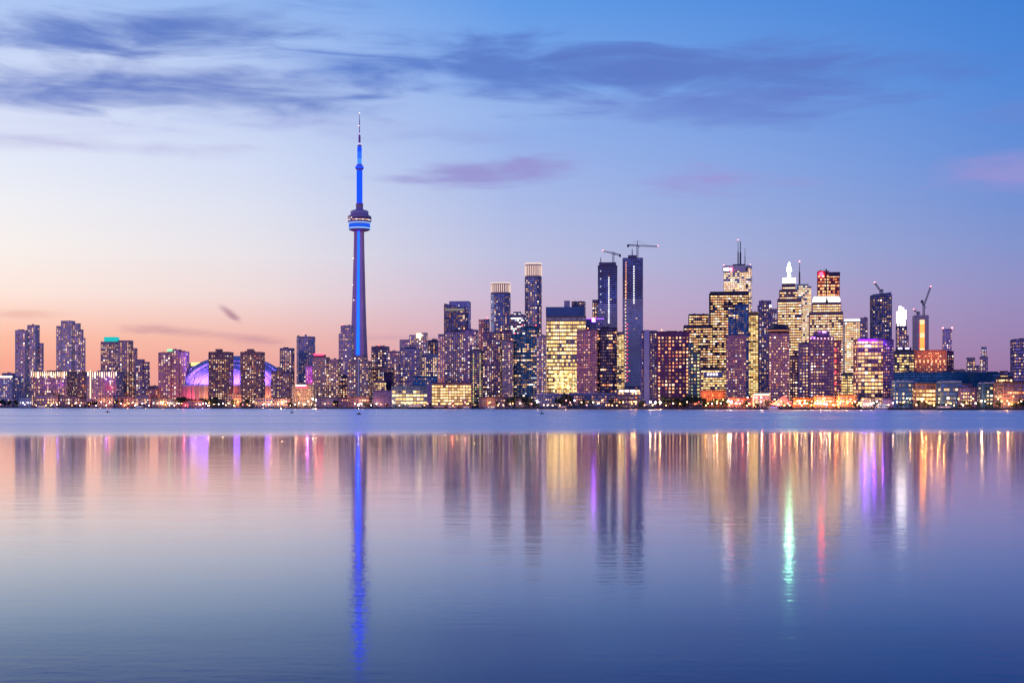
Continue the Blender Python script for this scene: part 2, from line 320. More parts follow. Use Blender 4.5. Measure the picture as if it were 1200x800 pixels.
# ------------------------------------------------------------------ buildings
RECTS = []      # front silhouettes, for leaving hidden windows undivided
PENDING = []
rnd = random.Random(7)
def foot(cx, cy, w, d, ch):
    x0, x1, y0, y1 = cx-w/2, cx+w/2, cy-d/2, cy+d/2; c = ch*min(w, d)
    if c <= 0: return [(x0, y0), (x1, y0), (x1, y1), (x0, y1)]
    return [(x0+c, y0), (x1-c, y0), (x1, y0+c), (x1, y1-c), (x1-c, y1), (x0+c, y1), (x0, y1-c), (x0, y0+c)]
class B: pass
def building(name, label, cat, off, tiers, style='apt', wall=(.2,.15,.18), glass=(.12,.14,.28), pal='warm', dens=.3,
             fh=None, cw=None, th=-10, ch=0, k=.8, slabs=False, slabc=None, frac=.5, cfrac=.75, D=None, roofc=None, mech=True, slant=None, seed=None, winh=.5, ylit=None, group=None):
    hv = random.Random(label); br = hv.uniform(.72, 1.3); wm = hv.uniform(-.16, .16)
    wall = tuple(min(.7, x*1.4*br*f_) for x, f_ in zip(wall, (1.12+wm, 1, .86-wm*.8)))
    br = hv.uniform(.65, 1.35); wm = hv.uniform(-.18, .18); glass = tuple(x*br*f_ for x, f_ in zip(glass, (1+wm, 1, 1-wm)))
    b = B(); xs = [t[0] for t in tiers]+[t[1] for t in tiers]
    b.xc = (min(xs)+max(xs))/2; b.Y = D or ysh(b.xc)+off; Y = b.Y; b.s = Y/F
    # photo pixels are measured on the front, the centre line is half a depth behind
    b.th = R(th); cs, sn = math.cos(b.th), abs(math.sin(b.th))
    b.root = empty(name, (PX(b.xc, Y), Y, 1.0), b.th, label, cat, group)
    r = random.Random(seed if seed is not None else int(b.xc*7+Y))
    fhm = max(3.2, (fh or 2.45)*b.s); cwm = (cw or 2.6)*b.s
    b.fh = fhm; b.cw = cwm
    mat = facade(name+'_facade', wall, glass, fhm, cwm, frac, cfrac)
    slabm = solid(name+'_slab', slabc or tuple(min(.6, x*1.5) for x in wall), .8)
    roofm = solid(name+'_roof', roofc or tuple(x*.6 for x in wall), .85)
    wb = MB(); rbs = []; wins = []; b.tiers = []
    for ti, tr in enumerate(tiers):
        x0, x1, yt = tr[:3]; kk = tr[3] if len(tr) > 3 else k
        W = (x1-x0)*b.s; w = W/(cs+kk*sn); d = kk*w*(1-.013*ti)
        dx = ((x0+x1)/2-b.xc)*b.s
        cx, cy = dx*math.cos(b.th), -dx*math.sin(b.th)
        zt = PZ(yt, Y)-1.0; P = foot(cx, cy, w, d, ch)
        zc = zt-1.2
        if slant: # sloping top, rising to one side
            f = lambda x, y, z_=zt, c_=cx, w_=w: z_ - slant*b.s*(.5-(x-c_)/w_)
            wb.prism(P, 0, f, mt=2)
        else:
            wb.prism(P, 0, zc, mt=2)
            Q = foot(cx, cy, w+.5, d+.5, ch); rbs.append(MB().prism(Q, zc+.005, zt))
        b.tiers.append((cx, cy, w, d, zt)); RECTS.append((x0, x1, yt, Y))
        if slabs:
            z = fhm*2
            S = foot(cx, cy, w+1.5+.01*ti, d+1.5+.01*ti, ch)
            while z < zc-1: wb.prism(S, z-.45, z+.02*ti, 1); z += fhm
        if mech and not slant and (x1-x0) > 9 and ti == len(tiers)-1:
            mb = MB(); hw = w*r.uniform(.22, .4); ox = cx+r.uniform(-.2, .2)*w
            mb.box(ox-hw/2, ox+hw/2, cy-d*.2, cy+d*.2, zt, zt+b.s*r.uniform(.8, 1.6))
            if r.random() < .6: mb.box(ox+hw*.7, ox+hw*.95, cy-d*.15, cy, zt+.003, zt+b.s*r.uniform(.5, 1.2))
            mb.build('roof_plant', roofm, b.root)
        # lit windows on the faces turned to the lake
        n = len(P)
        for i in range(n):
            a = Vector(P[i]); e = Vector(P[(i+1) % n])-a; L = e.length
            if L < cwm*.8: continue
            t_ = e/L; nrm = Vector((t_.y, -t_.x)); wn_y = nrm.x*math.sin(b.th)+nrm.y*math.cos(b.th)
            if wn_y > .3: continue
            nc = max(1, round(L/cwm)); c_ = L/nc; ztop = zc-1 if not slant else zt-slant*b.s*.8-1
            nf = int(ztop/fhm)
            side = abs(wn_y) < .6
            if not slabs and L > 12 and dens > .02:
                k_ = r.choice((3, 4, 6)); u_ = 0
                while u_ <= nc:
                    p0 = a+t_*(u_*c_); e1_ = t_*.45; wb.prism([tuple(p0-e1_+nrm*.7), tuple(p0+e1_+nrm*.7), tuple(p0+e1_-nrm*.2), tuple(p0-e1_-nrm*.2)], 0, (zt-.4 if not slant else ztop), 1); u_ += k_
            colf = [r.choice((.25, .8, 1., 1.2, 1.6)) for _ in range(nc)]
            for j in range(1, nf):
                rowf = r.choice((.55, .9, 1., 1.2, 1.4))
                z0 = j*fhm
                if ylit and z0 > PZ(ylit, Y): continue
                if style == 'office': rowp = min(1, dens*r.choice((.6, 1., 1.15, 1.25)))
                elif style == 'strips': rowp = dens if r.random() < .75 else .1
                else: rowp = dens
                on = False
                for c in range(nc):
                    if style == 'office':
                        on = (r.random() < rowp) if (not on or r.random() < .75) else on
                    elif style == 'cols':
                        on = ((c*7+3) % 5 < 2 and r.random() < min(1, dens*2)) or r.random() < dens*.3
                    elif style == 'strips':
                        on = (r.random() < rowp) if r.random() < .5 else on
                    elif style == 'none': on = False
                    else: on = r.random() < rowp*rowf*colf[c]*(1.12 if b.xc < 430 else 1.3)
                    if not on and (dens < .05 or r.random() > .42): continue
                    if style in ('office', 'strips') and on: fw = .84; hh = winh
                    else: fw = r.uniform(.32, .68); hh = winh*r.uniform(.7, 1.05)
                    if side and r.random() < .3: continue
                    p = a + t_*((c+.5+r.uniform(-.06, .06)*(1-fw))*c_) + nrm*.02
                    kx = r.choice(PAL[pal]) if on else r.choice(('d0', 'd0', 'd1'))
                    wins.append((p.x, p.y, z0+fhm*.5, c_*fw, fhm*hh, math.atan2(t_.y, t_.x), kx, nrm.x, nrm.y))
    if not any(k_ in label for k_ in ('crown', 'crane', 'saucer', 'spire', 'dazzling', 'turquoise', 'unfinished', 'slant', 'sloping', 'teeth')):
        for (cx, cy, w, d, zt) in b.tiers:
            if w/b.s < 9: continue
            for _ in range(r.choice((1, 2, 3))):
                bw = w*r.uniform(.06, .16); ox = cx+r.uniform(-.36, .36)*w; oy = cy+r.uniform(-.3, .1)*d
                MB().box(ox-bw/2, ox+bw/2, oy-bw/2, oy+bw/2, zt+.002, zt+b.s*r.uniform(.5, 1.3)).build('roof_plant', roofm, b.root)
            if r.random() < .3:
                ox = cx+r.uniform(-.4, .4)*w; MB().tube((ox, cy, zt), (ox, cy, zt+b.s*r.uniform(2, 4)), .3, .12).build('roof_antenna', roofm, b.root)
    b.wall = wb.build('wall', [mat, slabm, roofm], b.root)
    for rb in rbs: rb.build('roof', roofm, b.root)
    PENDING.append((b, wins))
    return b
def place_windows():
    for b, wins in PENDING:
        cs, sn = math.cos(b.th), math.sin(b.th); vis = []; rest = []
        for q in wins:
            X_ = b.root.location.x + q[0]*cs - q[1]*sn; Y_ = b.Y + q[0]*sn + q[1]*cs; Z_ = q[2]+1
            px = 600+X_*F/Y_; py = HY-(Z_-CZ)*F/Y_
            wpx = q[3]*F/Y_*abs(math.cos(q[5]+b.th))
            cov = px < 2 or px > 1198 or wpx < .8 or py > 474 or any(Yr < b.Y-5 and x0-.5 < px < x1+.5 and py > yt-.5 for x0, x1, yt, Yr in RECTS)
            if not cov: # not inside another tier of the same building
                for (cx, cy, w, d, zt) in b.tiers:
                    if abs(q[0]-cx) < w/2-.2 and abs(q[1]-cy) < d/2-.2 and q[2] < zt: cov = True
            (rest if cov else vis).append((wpx*q[4], q))
        vis.sort(key=lambda t: -t[0])
        for _, q in vis[:100]:
            o = bpy.data.objects.new('lit_window', unit(q[6])); C.objects.link(o); o.parent = b.root
            o.location = q[:3]; o.rotation_euler = (0, 0, q[5]); o.scale = (q[3], 1, q[4])
        rs = [q for _, q in vis[100:]]+[q for _, q in rest]
        if rs:
            m = MB()
            for q in rs:
                c, s = math.cos(q[5])*q[3]/2, math.sin(q[5])*q[3]/2; h = q[4]/2; nx, ny = q[7]*.03, q[8]*.03
                m.face([(q[0]-c+nx, q[1]-s+ny, q[2]-h), (q[0]+c+nx, q[1]+s+ny, q[2]-h), (q[0]+c+nx, q[1]+s+ny, q[2]+h), (q[0]-c+nx, q[1]-s+ny, q[2]+h)], EMK.index(q[6]))
            o = m.build('lit_windows', EML, b.root)
            o['kind'] = 'stuff'
def loc(b, px, py, dy=0):
    """building coordinates of a photo point on the building's front plane"""
    x = (px-b.xc)*b.s; f = min(cy-d/2 for cx, cy, w, d, zt in b.tiers)
    return x, f+dy, PZ(py, b.Y)-1.0
def panel(b, name, x0, x1, y0, y1, mat, t=.4, dy=-.4):
    xa, ya, za = loc(b, x0, y1, dy); xb, _, zb = loc(b, x1, y0)
    return MB().box(xa, xb, ya-t, ya, za, zb).build(name, mat, b.root)
# ------------------------------------------------------------------ colours of the buildings
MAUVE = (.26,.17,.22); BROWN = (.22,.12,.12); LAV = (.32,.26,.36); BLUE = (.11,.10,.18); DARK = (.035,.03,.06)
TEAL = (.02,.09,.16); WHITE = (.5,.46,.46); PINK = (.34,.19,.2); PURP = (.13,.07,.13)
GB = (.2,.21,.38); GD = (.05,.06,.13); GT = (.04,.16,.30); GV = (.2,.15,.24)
T = building
# --- left shore
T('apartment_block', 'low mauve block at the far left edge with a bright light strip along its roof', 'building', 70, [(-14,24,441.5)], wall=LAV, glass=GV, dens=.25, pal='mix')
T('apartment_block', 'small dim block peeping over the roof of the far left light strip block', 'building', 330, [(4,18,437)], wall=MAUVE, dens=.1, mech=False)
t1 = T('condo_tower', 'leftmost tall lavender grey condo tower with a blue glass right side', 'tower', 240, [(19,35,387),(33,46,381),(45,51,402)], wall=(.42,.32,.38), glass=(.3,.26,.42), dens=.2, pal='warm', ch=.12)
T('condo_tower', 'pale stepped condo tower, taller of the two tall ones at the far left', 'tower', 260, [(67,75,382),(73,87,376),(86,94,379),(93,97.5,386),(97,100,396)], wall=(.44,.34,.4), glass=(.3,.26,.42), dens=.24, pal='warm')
e1 = T('apartment_building', 'low mauve apartment building with glowing vertical light strips, between the two left condo towers', 'building', 90, [(42,86,435.5)], wall=PINK, glass=GV, dens=.3, th=-4)
T('apartment_building', 'dark red brown building filling the gap between the two light strip buildings', 'building', 120, [(93,109,437)], wall=BROWN, dens=.12, pal='orange', th=-4)
e2 = T('apartment_building', 'low apartment building with glowing vertical light strips, under the turquoise topped tower', 'building', 95, [(106,142,435.5)], wall=LAV, glass=GV, dens=.25, th=-4)
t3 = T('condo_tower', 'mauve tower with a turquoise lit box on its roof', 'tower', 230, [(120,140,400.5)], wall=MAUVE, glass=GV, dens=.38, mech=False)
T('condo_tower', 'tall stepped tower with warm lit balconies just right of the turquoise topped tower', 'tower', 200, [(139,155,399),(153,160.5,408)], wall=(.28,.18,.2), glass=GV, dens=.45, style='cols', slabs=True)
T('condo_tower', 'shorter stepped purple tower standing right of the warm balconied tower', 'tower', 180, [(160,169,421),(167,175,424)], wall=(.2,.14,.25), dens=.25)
T('apartment_block', 'tiny low orange lit block in the gap left of the green lit tower', 'building', 100, [(174,188,455)], wall=BROWN, dens=.5, pal='orange', mech=False)
t4 = T('condo_tower', 'mauve twin sided tower with a green roof light, left of the stadium', 'tower', 150, [(187,203,413),(199,212,409.5),(206,221,412)], wall=MAUVE, glass=GV, dens=.36)
t5 = T('office_building', 'small building with a yellow lit roof peeping over the stadium dome at its left', 'building', 800, [(219,240,426)], wall=MAUVE, dens=.3, mech=False)
T('apartment_tower', 'left one of the two brown slab towers standing before the stadium dome', 'tower', 130, [(246.5,272,412.5),(253,260.5,409)], wall=BROWN, glass=(.1,.07,.12), dens=.3, th=-5, mech=False)
T('apartment_tower', 'right one of the two brown slab towers standing before the stadium dome', 'tower', 130, [(283.5,309,412.5),(290,297.5,409)], wall=BROWN, glass=(.1,.07,.12), dens=.28, th=-5, mech=False)
T('apartment_tower', 'lower stepped dark brick tower at the right edge of the stadium dome', 'tower', 120, [(318,326,435),(325,331,430),(330,344,436)], wall=(.15,.08,.09), dens=.2, mech=False)
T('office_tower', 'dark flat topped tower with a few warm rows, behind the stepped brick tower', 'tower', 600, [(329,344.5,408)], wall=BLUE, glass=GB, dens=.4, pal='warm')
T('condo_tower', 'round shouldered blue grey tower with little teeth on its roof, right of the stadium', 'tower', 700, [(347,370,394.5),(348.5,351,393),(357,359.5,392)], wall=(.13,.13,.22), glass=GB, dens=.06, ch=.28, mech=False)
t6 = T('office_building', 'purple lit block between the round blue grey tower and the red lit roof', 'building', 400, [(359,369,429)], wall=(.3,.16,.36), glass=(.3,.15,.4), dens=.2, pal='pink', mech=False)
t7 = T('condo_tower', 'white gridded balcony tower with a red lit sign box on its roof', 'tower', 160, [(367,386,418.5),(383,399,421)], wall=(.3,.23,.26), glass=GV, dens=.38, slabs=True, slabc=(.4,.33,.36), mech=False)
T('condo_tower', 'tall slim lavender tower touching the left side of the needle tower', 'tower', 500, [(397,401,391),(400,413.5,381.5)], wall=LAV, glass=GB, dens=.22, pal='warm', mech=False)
T('apartment_block', 'narrow purple block squeezed between the two white balcony towers', 'building', 230, [(399,409,440)], wall=PURP, dens=.4)
t8 = T('condo_tower', 'white balcony tower with a central white rib, hiding the foot of the needle tower', 'tower', 190, [(408,436,423),(413,429.5,416.5)], wall=(.3,.24,.28), glass=GV, dens=.35, slabs=True, slabc=(.42,.36,.4), mech=False)
T('office_tower', 'mauve flat topped tower directly right of the needle tower', 'tower', 700, [(436,456,406)], wall=MAUVE, glass=GV, dens=.28, fh=2.8)
T('apartment_block', 'low dim red brown block with a pink roof light, right of the needle tower foot', 'building', 260, [(436,462,431)], wall=BROWN, dens=.35, pal='mix', mech=False)
T('office_tower', 'slim dim tower with a pinkish side, next right of the mauve flat topped tower', 'tower', 560, [(455,469,411.5)], wall=(.18,.14,.24), glass=GV, dens=.28)
dk = T('hotel_block', 'blank dark navy block above the long yellow lit terminal', 'building', 190, [(450,461,436.5)], wall=(.02,.015,.06), glass=(.03,.02,.08), dens=0, mech=False)
t9 = T('office_tower', 'stepped lavender tower with a square cream lit top, left of the slant topped glass tower', 'tower', 620, [(469,482,398),(480,489,392.5),(488,501,390)], wall=LAV, glass=GV, dens=.34, mech=False)
T('condo_tower', 'dark blue tower standing before the cream topped tower', 'tower', 330, [(470,494.5,408)], wall=BLUE, glass=GB, dens=.22, slabs=True, pal='mix')
T('office_building', 'bright cream windowed building low behind the yellow terminal', 'building', 420, [(495,515,415)], wall=LAV, dens=.6, pal='pale')
T('office_tower', 'small dark blue tower left of the reddish balcony column tower', 'tower', 700, [(502,514.5,398.5)], wall=BLUE, glass=GB, dens=.16)
T('condo_tower', 'narrow tower with a column of pinkish lit balconies, left of the slant topped glass tower', 'tower', 340, [(513.5,522,391.5)], wall=(.34,.2,.24), dens=.7, pal='pink', mech=False)
ls = T('glass_tower', 'blue glass tower with a slanting stepped top and a pale framed right slab', 'tower', 640, [(521,546.5,362)], wall=BLUE, glass=(.14,.18,.45), dens=.1, style='strips', slant=-6, pal='warm', th=-4)
T('glass_slab', 'thin pale framed slab rising just behind the slant topped glass tower', 'tower', 680, [(527,551.5,353.5)], wall=(.22,.2,.4), glass=(.2,.2,.5), dens=.04, th=-8, mech=False, pal='mix')
T('condo_tower', 'blue balcony tower in front of the slant topped glass tower', 'tower', 300, [(522,544,388)], wall=BLUE, glass=GB, dens=.26, slabs=True, slabc=(.3,.28,.45), pal='mix')
T('condo_tower', 'purple balcony tower with a dark band under its roof, right of the blue balcony tower', 'tower', 320, [(541,560.5,386.5)], wall=(.16,.12,.26), glass=GV, dens=.3, slabs=True, pal='mix')
T('condo_tower', 'slim tower with green yellow lit window columns, before the purple balcony tower', 'tower', 200, [(551,566,410)], wall=(.1,.1,.14), dens=.6, style='cols', pal='green', mech=False)
T('condo_tower', 'narrow tower with pink lit windows and dark right side, left of the lower crowned tower', 'tower', 560, [(561,568,374.5)], wall=(.45,.22,.26), glass=(.4,.2,.2), dens=.7, pal='pink', mech=False)
T('condo_tower', 'narrow dark slab backing the pink lit narrow tower', 'tower', 570, [(567.6,574,374)], wall=BLUE, glass=GB, dens=.1, mech=False)
c1 = T('condo_tower', 'lower one of the two round glass towers with glowing white crowns', 'tower', 520, [(574.5,599,344)], wall=BLUE, glass=(.12,.2,.42), dens=.14, ch=.25, slabs=True, slabc=(.3,.3,.45), mech=False)
c2 = T('condo_tower', 'taller one of the two round glass towers with glowing white crowns', 'tower', 560, [(614.5,635.5,325)], wall=BLUE, glass=(.12,.2,.42), dens=.16, ch=.25, slabs=True, slabc=(.3,.3,.45), mech=False)
T('office_tower', 'low peaked blue tower with rows of white lights, between the two white crowned towers', 'tower', 760, [(598.5,614.8,368.5),(602,611,365.5)], wall=BLUE, glass=GB, dens=.5, style='office', pal='white', mech=False)
T('condo_tower', 'purple balcony tower at the foot of the lower white crowned tower', 'tower', 230, [(566,589,389),(588,601,387)], wall=(.16,.11,.24), glass=GV, dens=.26, slabs=True, slabc=(.3,.22,.34), pal='mix', mech=False)
T('condo_tower', 'balcony tower of pale columns before the gap between the white crowned towers', 'tower', 200, [(588.5,602,399)], wall=(.28,.2,.25), dens=.45, slabs=True, slabc=(.38,.3,.33))
T('glass_tower', 'dark teal glass tower with white lit rows at the foot of the taller crowned tower', 'tower', 240, [(600,613,392),(610,632,383)], wall=TEAL, glass=GT, dens=.3, pal='mix', style='strips', mech=False)
T('condo_tower', 'speckled mauve tower wedged left of the very bright yellow office', 'tower', 220, [(629,641,393)], wall=LAV, dens=.45, pal='mix')
of = T('office_tower', 'very bright yellow lit office tower with a blue glass top', 'tower', 330, [(640,687,371)], style='office', wall=(.2,.18,.2), glass=(.3,.3,.35), dens=.8, pal='yellow', fh=4.4, cw=2.6, winh=.6, mech=False, th=-3, k=.5)
T('roof_tower', 'slim grey tower top peeping over the left half of the bright yellow office', 'tower', 900, [(661,668,352.5)], wall=LAV, glass=GB, dens=.0, mech=False)
T('office_tower', 'dark tower top peeping over the right half of the bright yellow office', 'tower', 880, [(670,686,353.5)], wall=(.12,.1,.2), glass=GD, dens=.25, mech=False)
sg = T('office_tower', 'dark blue office box with a white violet sign, under the left crane tower', 'tower', 420, [(684,711,373.5)], wall=(.05,.08,.2), glass=GB, dens=.02, mech=False)
T('condo_tower', 'narrow dark shoulder tower touching the left side of the lower crane tower', 'tower', 650, [(694,703,351.5)], wall=DARK, dens=.3, mech=False)
ca = T('unfinished_tower', 'lower crane tower, a bare topped blue skyscraper under construction', 'tower', 600, [(701,723,312)], wall=BLUE, glass=(.08,.16,.42), dens=.02, mech=False, th=-4)
cb = T('unfinished_tower', 'taller crane tower, orange lit on its left edge and under construction', 'tower', 560, [(730,753,303)], wall=BLUE, glass=(.08,.16,.42), dens=.02, mech=False, th=-4)
T('apartment_tower', 'front tower with a pinkish red lit face, below the left of the lower crane tower', 'tower', 110, [(675.5,702,386.5)], wall=(.24,.12,.18), glass=(.2,.12,.2), dens=.34, pal='pink', slabs=True, mech=False)
T('condo_tower', 'dark rounded front tower with orange window rows, below the lower crane tower', 'tower', 130, [(699,724.5,384.5)], wall=(.04,.03,.09), glass=GD, dens=.3, pal='orange', style='strips', ch=.22, fh=3.6)
T('office_tower', 'narrow yellow green lit tower in the gap between the two crane towers', 'tower', 480, [(722,732,389)], wall=(.2,.2,.15), dens=.85, pal='yellow', style='office', mech=False)
sl = T('apartment_tower', 'plain slab with a blank pale blue end wall, right foot of the taller crane tower', 'tower', 100, [(751,769.5,387.5)], wall=(.06,.06,.16), glass=GD, dens=.26, pal='warm', th=-3, mech=False)
T('apartment_tower', 'broad dark purple front slab with scattered orange windows', 'tower', 120, [(769,807.5,389)], wall=(.08,.03,.10), glass=(.05,.03,.1), dens=.42, pal='orange', fh=4.2, cw=4.2, th=-4, winh=.55)
T('glass_tower', 'dark curved glass tower with greenish windows at the right end of the broad purple slab', 'tower', 100, [(806,813,402),(812,821,412)], wall=(.03,.05,.08), glass=GT, dens=.5, pal='green', fh=4, cw=3.6, mech=False)
T('bank_tower', 'black flat topped office tower with orange rows, lowest of the three black ones', 'tower', 700, [(800.5,835.5,381.5)], style='office', wall=(.02,.015,.035), glass=GD, dens=.78, pal='office', th=-6, mech=False, winh=.42, fh=2.9, cw=2.6)
T('bank_tower', 'black office tower top showing between the lowest and the widest black towers', 'tower', 1000, [(806.5,830.5,368.5)], style='office', wall=(.02,.015,.035), glass=GD, dens=.8, pal='office', th=-6, mech=False, winh=.42, fh=2.9, cw=2.6)
T('bank_tower', 'widest and tallest black flat topped office tower with orange rows', 'tower', 900, [(830.5,877.5,343)], style='office', wall=(.02,.015,.035), glass=GD, dens=.84, pal='office', th=-6, mech=False, winh=.42, fh=2.9, cw=2.6)
fc = T('bank_tower', 'tall white stone bank tower with three antenna masts on its roof', 'tower', 1380, [(847,882.5,312)], style='office', wall=(.52,.42,.46), glass=GD, dens=.8, pal='pale', th=-14, mech=False, winh=.5, cw=2.6, k=.7)
T('office_building', 'mid height office with cream lit rows and a lit white sign, above the orange wall', 'building', 330, [(820,851,432)], style='office', wall=(.25,.14,.16), dens=.75, pal='yellow', th=-4, mech=False)
T('glass_tower', 'dark blue glass tower overlapping the right side of the widest black tower', 'tower', 520, [(853,866,362),(861,877.8,356.5)], wall=(.03,.05,.14), glass=GT, dens=.14, style='strips', pal='pale')
T('office_tower', 'narrow golden lit office strip between two dark towers, right of the white bank tower', 'tower', 650, [(876,888,366)], style='office', wall=(.3,.22,.08), glass=GD, dens=1, pal='yellow', th=-3, mech=False)
T('glass_tower', 'dark blue tower with a bright white corner light, right of the golden strip', 'tower', 760, [(887.5,892,358),(889,904,352.5),(902,911,362)], wall=(.05,.06,.15), glass=GB, dens=.18, mech=False, pal='mix')
T('apartment_tower', 'mauve front apartment tower standing below the widest black tower', 'tower', 120, [(850,875.5,393)], wall=(.2,.12,.22), glass=GV, dens=.3, slabs=True, slabc=(.3,.2,.32), pal='warm')
rc = T('apartment_tower', 'mauve front apartment tower with a round dark saucer top', 'tower', 110, [(900,926,390.5)], wall=(.2,.12,.2), glass=GV, dens=.34, slabs=True, slabc=(.3,.2,.3), mech=False)
T('bank_tower', 'broad tower with bright cream rows under the white green glowing spire', 'tower', 1050, [(916,932.5,332.5),(912.5,935,340),(910,940,350.5)], style='office', wall=(.2,.12,.16), glass=GD, dens=.85, pal='pale', fh=3.0, cw=2.5, winh=.46, mech=False)
sp = BUILT = PENDING[-1][0]
gt = T('bank_tower', 'pale green topped tower with a thin mast, right of the glowing spire', 'tower', 1250, [(933,946.5,333.5),(945,951,335.5)], style='office', wall=(.36,.38,.33), glass=GD, dens=.8, pal='pale', mech=False, th=-12)
sr = T('bank_tower', 'red brown skyscraper with a glowing pink red disc near its top', 'tower', 1300, [(957.5,971.5,318),(970,984,320)], style='office', wall=(.22,.045,.07), glass=(.12,.03,.06), dens=.6, pal='orange', fh=3.6, cw=2.4, winh=.6, mech=False)
wc = T('bank_tower', 'broad cream lit office tower with a bright white arched crown', 'tower', 950, [(950.5,986,355),(946.5,988.5,366)], style='office', wall=(.24,.15,.17), glass=GD, dens=.88, pal='pale', fh=3.0, cw=2.5, winh=.46, mech=False)
T('office_tower', 'pale yellow lit office tower with a white roof band, right of the arched crown', 'tower', 600, [(988.5,1008,374)], style='office', wall=(.4,.36,.3), glass=GD, dens=.92, pal='pale', mech=False)
T('office_tower', 'slim mauve tower right behind the pale yellow office tower', 'tower', 700, [(1007.5,1017,372.5)], wall=(.26,.18,.28), dens=.18)
T('office_building', 'low lit office with yellow green rows right of the red lit column', 'building', 200, [(984,1004,437)], style='office', wall=(.3,.26,.16), dens=.85, pal='yellow', mech=False, fh=3)
st = T('glass_tower', 'tall dark blue glass tower with a sloping top behind the violet banded office', 'tower', 520, [(1021,1043.5,343)], wall=(.04,.05,.12), glass=(.07,.12,.3), dens=.15, pal='warm', slant=2.6, th=-5)
wt_ = T('condo_tower', 'tower with a dazzling white slanted top, right of the sloping dark blue tower', 'tower', 900, [(1050,1062.5,382),(1061,1065,393)], wall=(.16,.12,.22), dens=.4, pal='mix', mech=False)
vi = T('office_building', 'front office with a violet lit band under its roof and rows of yellow windows', 'building', 110, [(1002.5,1034.5,397)], style='office', wall=(.14,.08,.12), glass=GD, dens=.8, pal='office', fh=4.4, cw=3.8, winh=.6, mech=False, th=-3)
vj = T('office_building', 'dark purple right wing of the violet banded office', 'building', 112, [(1034,1046.5,398)], wall=(.06,.03,.12), dens=.2, pal='pink', mech=False, th=-3)
T('condo_tower', 'front apartment tower low before the tower with the glowing spire', 'tower', 150, [(925,938,416)], wall=(.14,.12,.24), dens=.4, pal='warm', slabs=True)
T('condo_tower', 'blue front apartment tower with white lit columns, left of the violet lit roof', 'tower', 140, [(935.5,955,402)], wall=(.1,.1,.24), glass=GB, dens=.42, pal='warm', fh=3.6, cw=3.4)
pv_ = T('condo_tower', 'dark front apartment tower with violet lights on its stepped roof', 'tower', 130, [(948,977,394.5),(953,972,388.5)], wall=(.08,.05,.14), glass=GV, dens=.34, pal='warm', fh=3.4, cw=3.2, mech=False)
rl_ = T('condo_tower', 'narrow front tower with a reddish lit column, right of the violet lit roof', 'tower', 150, [(972.5,986.5,399)], wall=(.3,.1,.14), dens=.5, pal='pink', mech=False)
# --- right shore
T('office_building', 'office with green yellow windows and a violet roof light, below the dazzling white top', 'building', 260, [(1046.5,1071,411)], style='office', wall=(.08,.08,.1), glass=GD, dens=.6, pal='yellow', mech=False)
cc = T('unfinished_tower', 'brown tower under construction with an orange lit core, under the tallest right crane', 'tower', 700, [(1071,1086.5,369.5)], wall=(.18,.08,.09), glass=(.16,.08,.08), dens=.05, pal='orange', mech=False, th=-5)
og = T('brick_building', 'broad brick building with an orange floodlit upper wall, foot of the brown unfinished tower', 'building', 300, [(1062,1105,410.5)], wall=(.3,.1,.09), glass=(.2,.08,.1), frac=.3, dens=.2, pal='orange', th=-3, mech=False)
T('office_tower', 'dark blue block closing the right end of the orange floodlit brick building', 'tower', 310, [(1104,1117.5,411.5)], wall=(.05,.03,.12), glass=GD, dens=.14, mech=False)
lt = T('condo_tower', 'slim lavender tower with red corner lights, right of the brown unfinished tower', 'tower', 600, [(1104,1115.5,385.5)], wall=(.22,.2,.36), glass=(.2,.2,.45), dens=.25, pal='mix', mech=False, ch=.2)
T('condo_tower', 'small distant mauve tower with a flat lit top, left of the two on the right', 'tower', 900, [(1132.5,1142.5,419)], wall=MAUVE, dens=.4, mech=False, pal='mix')
T('condo_tower', 'small distant mauve tower with a narrow raised cap, right of the flat topped small one', 'tower', 900, [(1148,1157.5,418),(1150,1156,406.5)], wall=(.16,.13,.24), dens=.35, mech=False, pal='mix')
T('apartment_block', 'low distant block joining the two small mauve towers at right', 'building', 950, [(1141,1150,428)], wall=MAUVE, dens=.3, mech=False)
T('condo_tower', 'dark blue tower cut by the right edge of the view', 'tower', 160, [(1185.5,1214,397.5)], wall=(.06,.06,.15), glass=GB, dens=.24, pal='warm')
T('theatre_hall', 'wide low hall with a deep teal blue roof at right, left one of the two', 'building', 220, [(1041,1136,436)], wall=(.01,.1,.2), glass=GT, dens=0, mech=False, roofc=(.01,.09,.2), th=-2, k=.3)
T('theatre_hall', 'wide low hall with a deep teal blue roof reaching the right edge', 'building', 230, [(1138,1212,436.5)], wall=(.01,.08,.17), glass=GT, dens=.0, mech=False, roofc=(.01,.08,.18), th=-2, k=.3)
T('waterfront_building', 'square blue glass pavilion on the right quay with a pale rim', 'building', 45, [(1047,1070,446)], wall=(.03,.08,.18), glass=(.06,.14,.3), dens=.22, pal='pale', fh=5, cw=4, th=-3, mech=False, roofc=(.3,.35,.5))
T('waterfront_building', 'long low building with yellow lit floors between the two blue glass pavilions', 'building', 55, [(1070,1101,449)], wall=(.14,.08,.08), dens=.8, pal='yellow', style='office', fh=4.6, cw=3.6, th=-2, mech=False)
T('waterfront_building', 'blue glass pavilion with a framed pale corner, right of the yellow lit floors', 'building', 50, [(1100,1124,446.5)], wall=(.025,.06,.16), glass=(.05,.12,.28), dens=.3, pal='pale', style='strips', fh=5, cw=3.4, th=-3, mech=False, roofc=(.3,.35,.5))
T('waterfront_building', 'low mauve quay building with scattered cream windows at right', 'building', 60, [(1122,1150,454),(1126,1138,450)], wall=(.14,.08,.14), dens=.5, pal='pale', fh=4, th=-2, mech=False)
